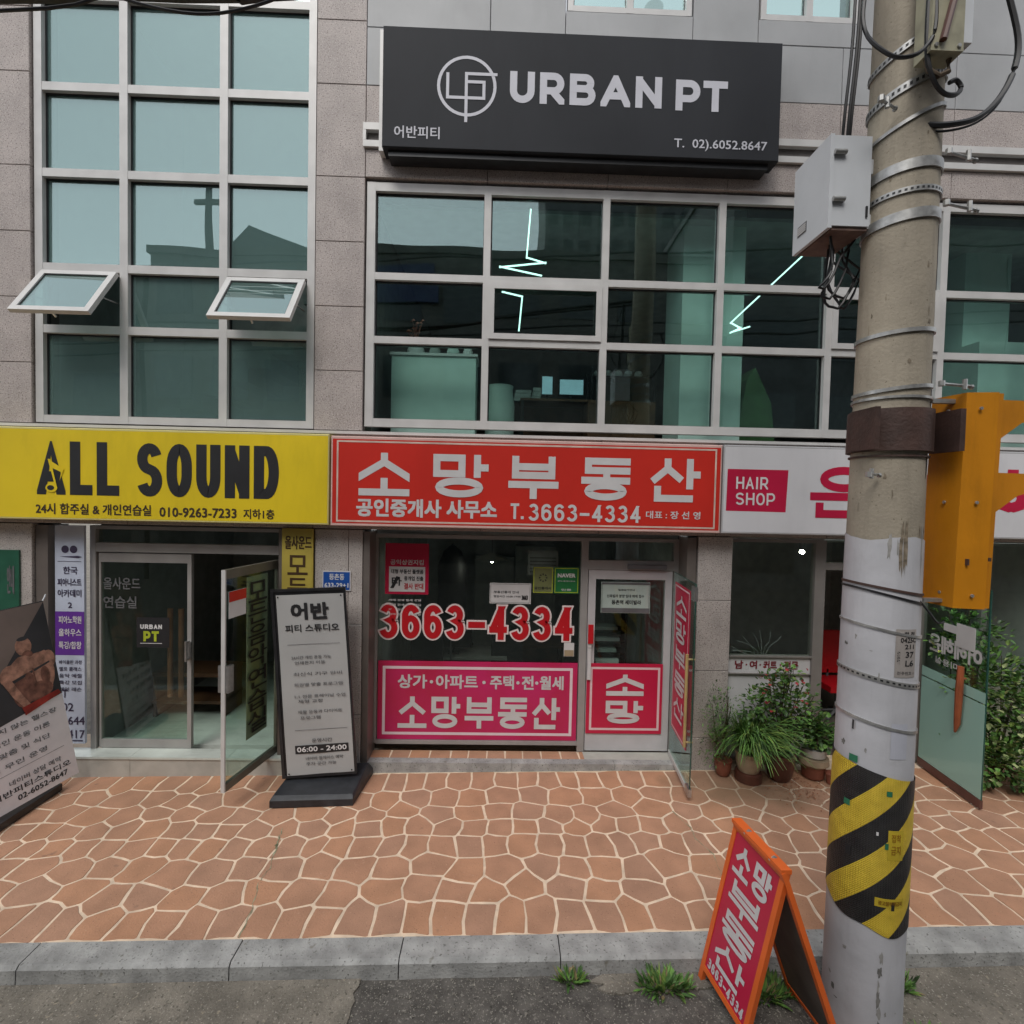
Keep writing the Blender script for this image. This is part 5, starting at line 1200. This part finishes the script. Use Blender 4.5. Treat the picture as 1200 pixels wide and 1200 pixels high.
# amber housing (signal back)
ah = thing('signal_housing', 'tall amber painted metal housing bracketed to the utility pole', 'signal housing', (2.85, -2.7, 2.44))
prof = [(2.50, -2.60), (2.525, -2.80), (2.68, -2.83), (2.693, -2.80), (2.735, -2.80), (2.75, -2.62)]
fz = FR((0, 0, 0), (1, 0, 0), (0, 1, 0)); m = MB()
zt, zb_ = 3.69, 2.485
m.prism(prof, lambda a, b, c: V((a+(c-3)*.02, b, c)), zb_, zt); obj('housing_shell', m, orangem, ah)
m = MB()
for (z1, z0) in ((3.67, 3.41), (3.255, 2.995)):
    P = [(2.74, z1), (3.5, z1-.01), (3.5, z1-.06), (3.15, z1-.07), (2.93, z1-.13), (2.8, z0+.03), (2.74, z0)]
    m.prism(P, WALLF(-2.70), -.03, .03)
obj('support_arm', m, orangem, ah)
for q in ((2.40, 2.54, 3.64, 3.665), (2.40, 2.53, 2.505, 2.525)): obj('bracket', MB().box(q[0], q[1], -2.74, -2.71, q[2], q[3]), galv, ah)
obj('slot', MB().box(2.565, 2.575, -2.8255, -2.800, 2.73, 2.765), rust, ah); obj('slot', MB().box(2.675, 2.69, -2.8355, -2.822, 2.755, 2.775), rust, ah)

for q in ((2.512, -2.72), (2.60, -2.822)):
    for z in (2.56, 3.08, 3.60): obj('bolt', MB().tube([(q[0], q[1], z), (q[0]-.008 if q[0] < 2.55 else q[0], q[1] if q[0] < 2.55 else q[1]-.008, z)], .009, 8), galv, ah)
ah_shift = .045
m = MB(); m.prism([(2.694, -2.805), (2.70, -2.8045), (2.70, -2.801), (2.694, -2.801)], lambda a, b, c: V((a+(c-3)*.02, b, c)), 2.49, 3.685); obj('seam', m, rust, ah)
ah.location.x += ah_shift
# peeling scraps and a dark worn streak on the grey wrap
def scrap(ac, zc, wa, hz, mt, e=.0052, name='paint_scrap', n=13):
    m = MB(); P = []
    for k in range(n):
        t_ = 2*math.pi*k/n; q = random.uniform(.45, 1.1); a = ac+wa*q*math.cos(t_); z = zc+hz*q*math.sin(t_); r_ = rad(z)+e; P.append((ax(z)+r_*math.cos(a), PY+r_*math.sin(a), z))
    c0 = (ax(zc)+(rad(zc)+e)*math.cos(ac), PY+(rad(zc)+e)*math.sin(ac), zc); m.v = [c0]+P; m.f = [(0, 1+k, 1+(k+1) % n) for k in range(n)]
    return obj(name, m, mt, pole)
wear = mat('worn_patch', (.31, .30, .285), .8, .2, 20); weard = mat('dark_wear', (.16, .155, .145), .8, .3, 30)
for k in range(14):
    z = random.choice((random.uniform(-.05, .6), random.uniform(1.65, 2.75))); scrap(d(-random.uniform(55, 185)), z, d(random.uniform(.5, 5)), random.uniform(.003, .022), (wear, wear, weard)[k % 3])
for k in range(7): scrap(d(-103+random.uniform(-2, 3)), .02+k*.08, d(random.uniform(2, 5)), random.uniform(.04, .07), (wear, weard)[k % 2], .0048+.0003*k)
for k in range(22): scrap(d(-random.uniform(50, 190)), random.uniform(2.85, 5.2), d(random.uniform(.4, 4)), random.uniform(.005, .05), mat('concrete_spot', (.22, .18, .13), .9, .3, 30) if k == 0 else bpy.data.materials['concrete_spot'], .0015, 'surface_mark')
for k in range(6): scrap(d(-random.uniform(60, 120)), 2.82-.0*k, d(random.uniform(2, 4)), random.uniform(.05, .22), bpy.data.materials['concrete_spot'] if k % 2 else wear, .0046+.0002*k, 'surface_mark')
# ================= plants =================
def blade(mb, p, a, L, h, w, n=5, droop=1.0):
    pts = []
    for k in range(n+1):
        t = k/n; r_ = L*t; z = h*(4*t*(1-t*.5*(1+droop*.45)))*.6 if False else h*(1.9*t-(.9+droop)*t*t)
        pts.append(V((p[0]+r_*math.cos(a), p[1]+r_*math.sin(a), p[2]+z)))
    s = V((-math.sin(a), math.cos(a), 0)); i = len(mb.v)
    for k, q in enumerate(pts):
        ww = w*(1-(k/n)**2)+.0008; mb.v.append(tuple(q-s*ww)); mb.v.append(tuple(q+s*ww+V((0, 0, .002))))
    for k in range(n): mb.f.append((i+2*k, i+2*k+1, i+2*k+3, i+2*k+2))
def leaf_(mb, p, dirv, L, w, up=V((0, 0, 1))):
    d_ = dirv.normalized(); s = d_.cross(up); s = s.normalized() if s.length > .01 else V((1, 0, 0)); n_ = s.cross(d_)
    i = len(mb.v); P = [p, p+d_*L*.35+s*w+n_*.15*w, p+d_*L*.7+s*w*.8+n_*.1*w, p+d_*L-n_*w*.3, p+d_*L*.7-s*w*.8+n_*.1*w, p+d_*L*.35-s*w+n_*.15*w, p+d_*L*.5-n_*w*.25]
    mb.v += [tuple(q) for q in P]; mb.f += [(i, i+1, i+6), (i+1, i+2, i+6), (i+2, i+3, i+6), (i+3, i+4, i+6), (i+4, i+5, i+6), (i+5, i, i+6)]
def rv_(s=1): return V((random.gauss(0, s), random.gauss(0, s), random.gauss(0, s)))
def bush(par, blobs, n, L, w, mats, stems_from=None, name='foliage', zmin=.1, st=True):
    B = [MB() for _ in mats]; S_ = MB()
    for (c, r_, f) in blobs:
        c = V(c); 
        for k in range(int(n*f)):
            q = rv_(.45); 
            if q.length > 1.15: q = q.normalized()*random.uniform(.7, 1.1)
            p = c+V((q.x*r_[0], q.y*r_[1], q.z*r_[2]))
            if p.z < zmin or p.y > .02 and p.x < 4.7: continue
            dr = (q+V((0, -.3, .25))+rv_(.35)); wts = random.random(); mi = min(int(wts*len(mats)), len(mats)-1)
            leaf_(B[mi], p, dr, L*random.uniform(.6, 1.25), w*random.uniform(.7, 1.2))
        if stems_from and st:
            for k in range(5):
                e = c+V((random.uniform(-1, 1)*r_[0]*.7, random.uniform(-1, 1)*r_[1]*.5, r_[2]*random.uniform(.2, .9))); s0 = V(stems_from)
                S_.tube([s0, s0.lerp(e, .5)+V((random.uniform(-.03, .03), 0, .03)), e], [.008, .006, .003], 5)
    for b, mt in zip(B, mats):
        if b.f: obj(name, b, mt, par)
    if S_.f: obj('stem', S_, twig, par)
def pot(par, x, y, z, r, h, mt, rim=None, name='pot'):
    prof = [(r*.62, z), (r*.8, z+h*.15), (r, z+h*.6), (r*.97, z+h*.86), (r*1.06, z+h*.9), (r*1.06, z+h), (r*.92, z+h), (r*.9, z+h*.92)]
    obj(name, MB().lathe(x, y, prof, 24), mt, par); obj('soil', MB().lathe(x, y, [(r*.93, z+h*.80), (r*.90, z+h*.9)], 16), soil, par)
# long-leaved plant
z0 = gz(2.75)
p1 = thing('potted_plant', 'arching long leaved plant in a beige and brown glazed pot', 'potted plant', (2.76, -.22, z0))
obj('saucer', MB().lathe(2.76, -.20, [(.11, z0+.0), (.14, z0+.0), (.135, z0+.09), (.12, z0+.10)], 20), potbrown, p1); pot(p1, 2.76, -.20, z0+.07, .135, .24, potbeige)
for mt, N in ((leafA, 380), (leafB, 170), (leafC, 90)):
    m = MB()
    for k in range(N):
        a = random.random()*6.283; L_ = random.uniform(.20, .60)*(.6 if math.sin(a) > .25 else 1)
        blade(m, (2.76+random.uniform(-.06, .06), -.20+random.uniform(-.06, .06), z0+.30), a, L_, random.uniform(.20, .56), random.uniform(.006, .010), 6, random.uniform(.1, 1.0))
    for i_, v in enumerate(m.v):
        if v[1] > -.01: m.v[i_] = (v[0], -.01-random.random()*.01, v[2])
    obj('foliage', m, mt, p1)
# leafy shrub in dark pot
p2 = thing('potted_plant', 'tall leafy potted shrub with a dark pot against the white panel', 'potted plant', (3.08, -.16, gz(3.1)))
pot(p2, 3.10, -.20, gz(3.1), .15, .30, potbrown)
bush(p2, [((3.02, -.22, 1.0), (.26, .15, .26), 1), ((3.25, -.22, .85), (.27, .15, .30), 1.1), ((2.85, -.2, .86), (.22, .13, .22), .7), ((3.12, -.2, .55), (.28, .14, .25), .9), ((3.15, -.18, 1.2), (.14, .10, .08), .25), ((3.42, -.2, .65), (.16, .13, .25), .5)], 250, .055, .022, (leafA, leafC, leafA, leafB, leafC), (3.10, -.20, .32))
m = MB()
for k in range(26):
    q = V((random.uniform(2.8, 3.35), random.uniform(-.38, -.2), random.uniform(.85, 1.35))); leaf_(m, q, rv_(1)+V((0, -1, .3)), .035, .02)
obj('blossom', m, mat('red_blossom', (.40, .04, .05), .6), p2)['kind'] = 'stuff'
p3 = thing('potted_plant', 'feathery dark plant in a hidden pot beside the open glass door', 'potted plant', (2.42, -.14, gz(2.5)))
pot(p3, 2.52, -.11, gz(2.5), .09, .18, terracotta)
bush(p3, [((2.45, -.14, .75), (.2, .11, .32), 1), ((2.42, -.14, .4), (.17, .1, .25), .6)], 420, .04, .006, (leafC, leafA), (2.52, -.11, .2))
p4 = thing('potted_plant', 'small leafy plant in a white rimmed terracotta pot', 'potted plant', (3.5, -.16, gz(3.5)))
z4 = gz(3.5)
obj('pot', MB().lathe(3.49, -.17, [(.09, z4), (.11, z4+.02), (.125, z4+.15)], 20), terracotta, p4); obj('pot_rim', MB().lathe(3.49, -.17, [(.125, z4+.14), (.155, z4+.17), (.15, z4+.23), (.12, z4+.23)], 20), potbeige, p4); obj('upper_pot', MB().lathe(3.49, -.17, [(.09, z4+.22), (.12, z4+.25), (.125, z4+.33), (.11, z4+.33)], 20), stepstone, p4)
bush(p4, [((3.5, -.19, .58), (.20, .14, .15), 1), ((3.62, -.2, .5), (.14, .1, .1), .4)], 220, .075, .026, (leafC, leafA), (3.49, -.17, .38))
p5 = obj('flower_pot', MB().lathe(3.60, -.30, [(.035, gz(3.6)), (.05, gz(3.6)+.10), (.056, gz(3.6)+.105), (.05, gz(3.6)+.12), (.04, gz(3.6)+.08)], 16), terracotta); tag(p5, 'tiny empty brown pot on the ground past the other pots', 'pot')
# bushes on the right
b1 = thing('bush', 'broad variegated bush growing beside the open salon door', 'bush', (5.35, -.3, gz(5.3)))
bush(b1, [((5.25, -.35, 1.2), (.42, .30, .38), 1.2), ((5.6, -.45, .9), (.42, .3, .5), 1.3), ((5.15, -.25, .75), (.30, .25, .35), .9), ((5.25, -.5, .45), (.3, .2, .3), .8), ((5.7, -.6, .4), (.4, .3, .35), 1), ((5.0, -.15, 1.55), (.22, .15, .2), .4)], 480, .075, .024, (leafC, leafA, leafA, leafB, leafW, leafC), (5.4, -.3, .1))
b2 = thing('bush', 'sparse upright shrub rising above the variegated bush', 'bush', (5.05, -.1, gz(5)))
bush(b2, [((5.1, -.1, 1.75), (.25, .1, .28), .8), ((5.35, -.2, 1.65), (.22, .12, .2), .6)], 190, .07, .022, (leafC, leafA), (5.1, -.1, .4))
# small weeds in the gutter
drystem = mat('dry_stalk', (.28, .22, .11), .8, .3, 30)
for i, (x, y, n_, s, l) in enumerate(((.53, -2.37, 40, .08, 'small weed tuft by the kerb near the middle of the road'), (1.13, -2.42, 120, .16, 'broad leafy weed patch at the foot of the sandwich board'), (1.75, -2.48, 120, .17, 'weed clump under the sandwich board'), (2.62, -2.45, 70, .13, 'weed clump at the kerb side of the pole base'), (2.55, -2.80, 40, .09, 'small weed at the road side of the pole base'))):
    t = thing('weed', l, 'weed', (x, y, gz(x)-.11), 'weeds along the kerb')
    for mt, f_ in ((leafA, .9), (leafB, .35), (leafC, .5), (drystem, .2)):
        m = MB()
        for k in range(int(n_*f_)):
            a = random.random()*6.283; r0 = random.random()**.7*s*.8; bx_, by_ = x+r0*math.cos(a)*1.3, y+r0*math.sin(a)*.45
            leaf_(m, V((bx_, min(by_, -2.335), gz(x)-.105)), V((math.cos(a+random.gauss(0, .6)), math.sin(a+random.gauss(0, .6)), random.uniform(.1, 2.2))), random.uniform(.025, .11), random.uniform(.004, .014))
        obj('leaf_tuft', m, mt, t)

# ================= opposite side of the street (seen in the glass) =================
def block(x0, x1, y1, dep, h, wall, label, wins, wm=dglass, parapet=.3, z0=-.45):
    t = thing('opposite_building', label, 'building', ((x0+x1)/2, y1, z0))
    obj('wall', MB().box(x0, x1, y1-dep, y1, z0, h), wall, t); obj('parapet', MB().box(x0-.1, x1+.1, y1-dep-.1, y1+.1, h, h+parapet), wall, t)
    nx_, nz_ = wins; W_ = (x1-x0)/nx_; H_ = (h-z0)/nz_
    me = MB().box(-W_*.32, W_*.32, -.02, .03, -H_*.25, H_*.25).mesh('window', wm)
    for i in range(nx_):
        for j in range(nz_):
            o = bpy.data.objects.new('window', me); col.objects.link(o); o.parent = t; o.location = V((x0+W_*(i+.5), y1+.01, z0+H_*(j+.5)))-V(t.location)
    return t
t = block(-34, -13.6, -14, 10, 10.9, oppA, 'low dark building across the street, farthest along', (7, 4))
t2 = block(-13.4, -5.2, -14, 10, 11.9, oppA, 'dark church building across the street with a cross', (4, 4))
obj('roof', MB().prism([(-10.6, 12.2), (-9.6, 13.1), (-6.9, 12.2)], WALLF(-15), -.8, 3), oppB, t2)
obj('cross', MB().box(-11.55, -11.40, -14.6, -14.4, 12.0, 14.9).box(-12.0, -10.95, -14.58, -14.42, 14.05, 14.2), oppB, t2)
t3 = block(-5.0, 8.5, -14, 10, 12.1, oppA, 'dark flat roofed building directly across the street', (6, 4))
obj('sign', MB().box(-4.9, -2.5, -13.95, -13.8, 10.4, 11.6), navy, t3)
t4 = block(8.8, 40, -14, 10, 16.5, oppB, 'tall grey building across the street beyond the flat roofed one', (9, 6))
t5 = block(3.2, 22, -42, 12, 44, oppC, 'high apartment tower rising behind the opposite buildings', (12, 16))
for (z, y) in ((9.6, -9.0), (7.6, -9.2), (7.3, -9.3)):
    cable([(-30, y, z-1), (-12, y, z-.4), (6, y, z+.6), (20, y, z+1.6)], .03, {9.6: 'highest', 7.6: 'middle', 7.3: 'lowest'}[z]+' overhead wire strung over the far side of the street', grp='overhead wires across the street')

bpy.data.scenes.remove(_tmp)
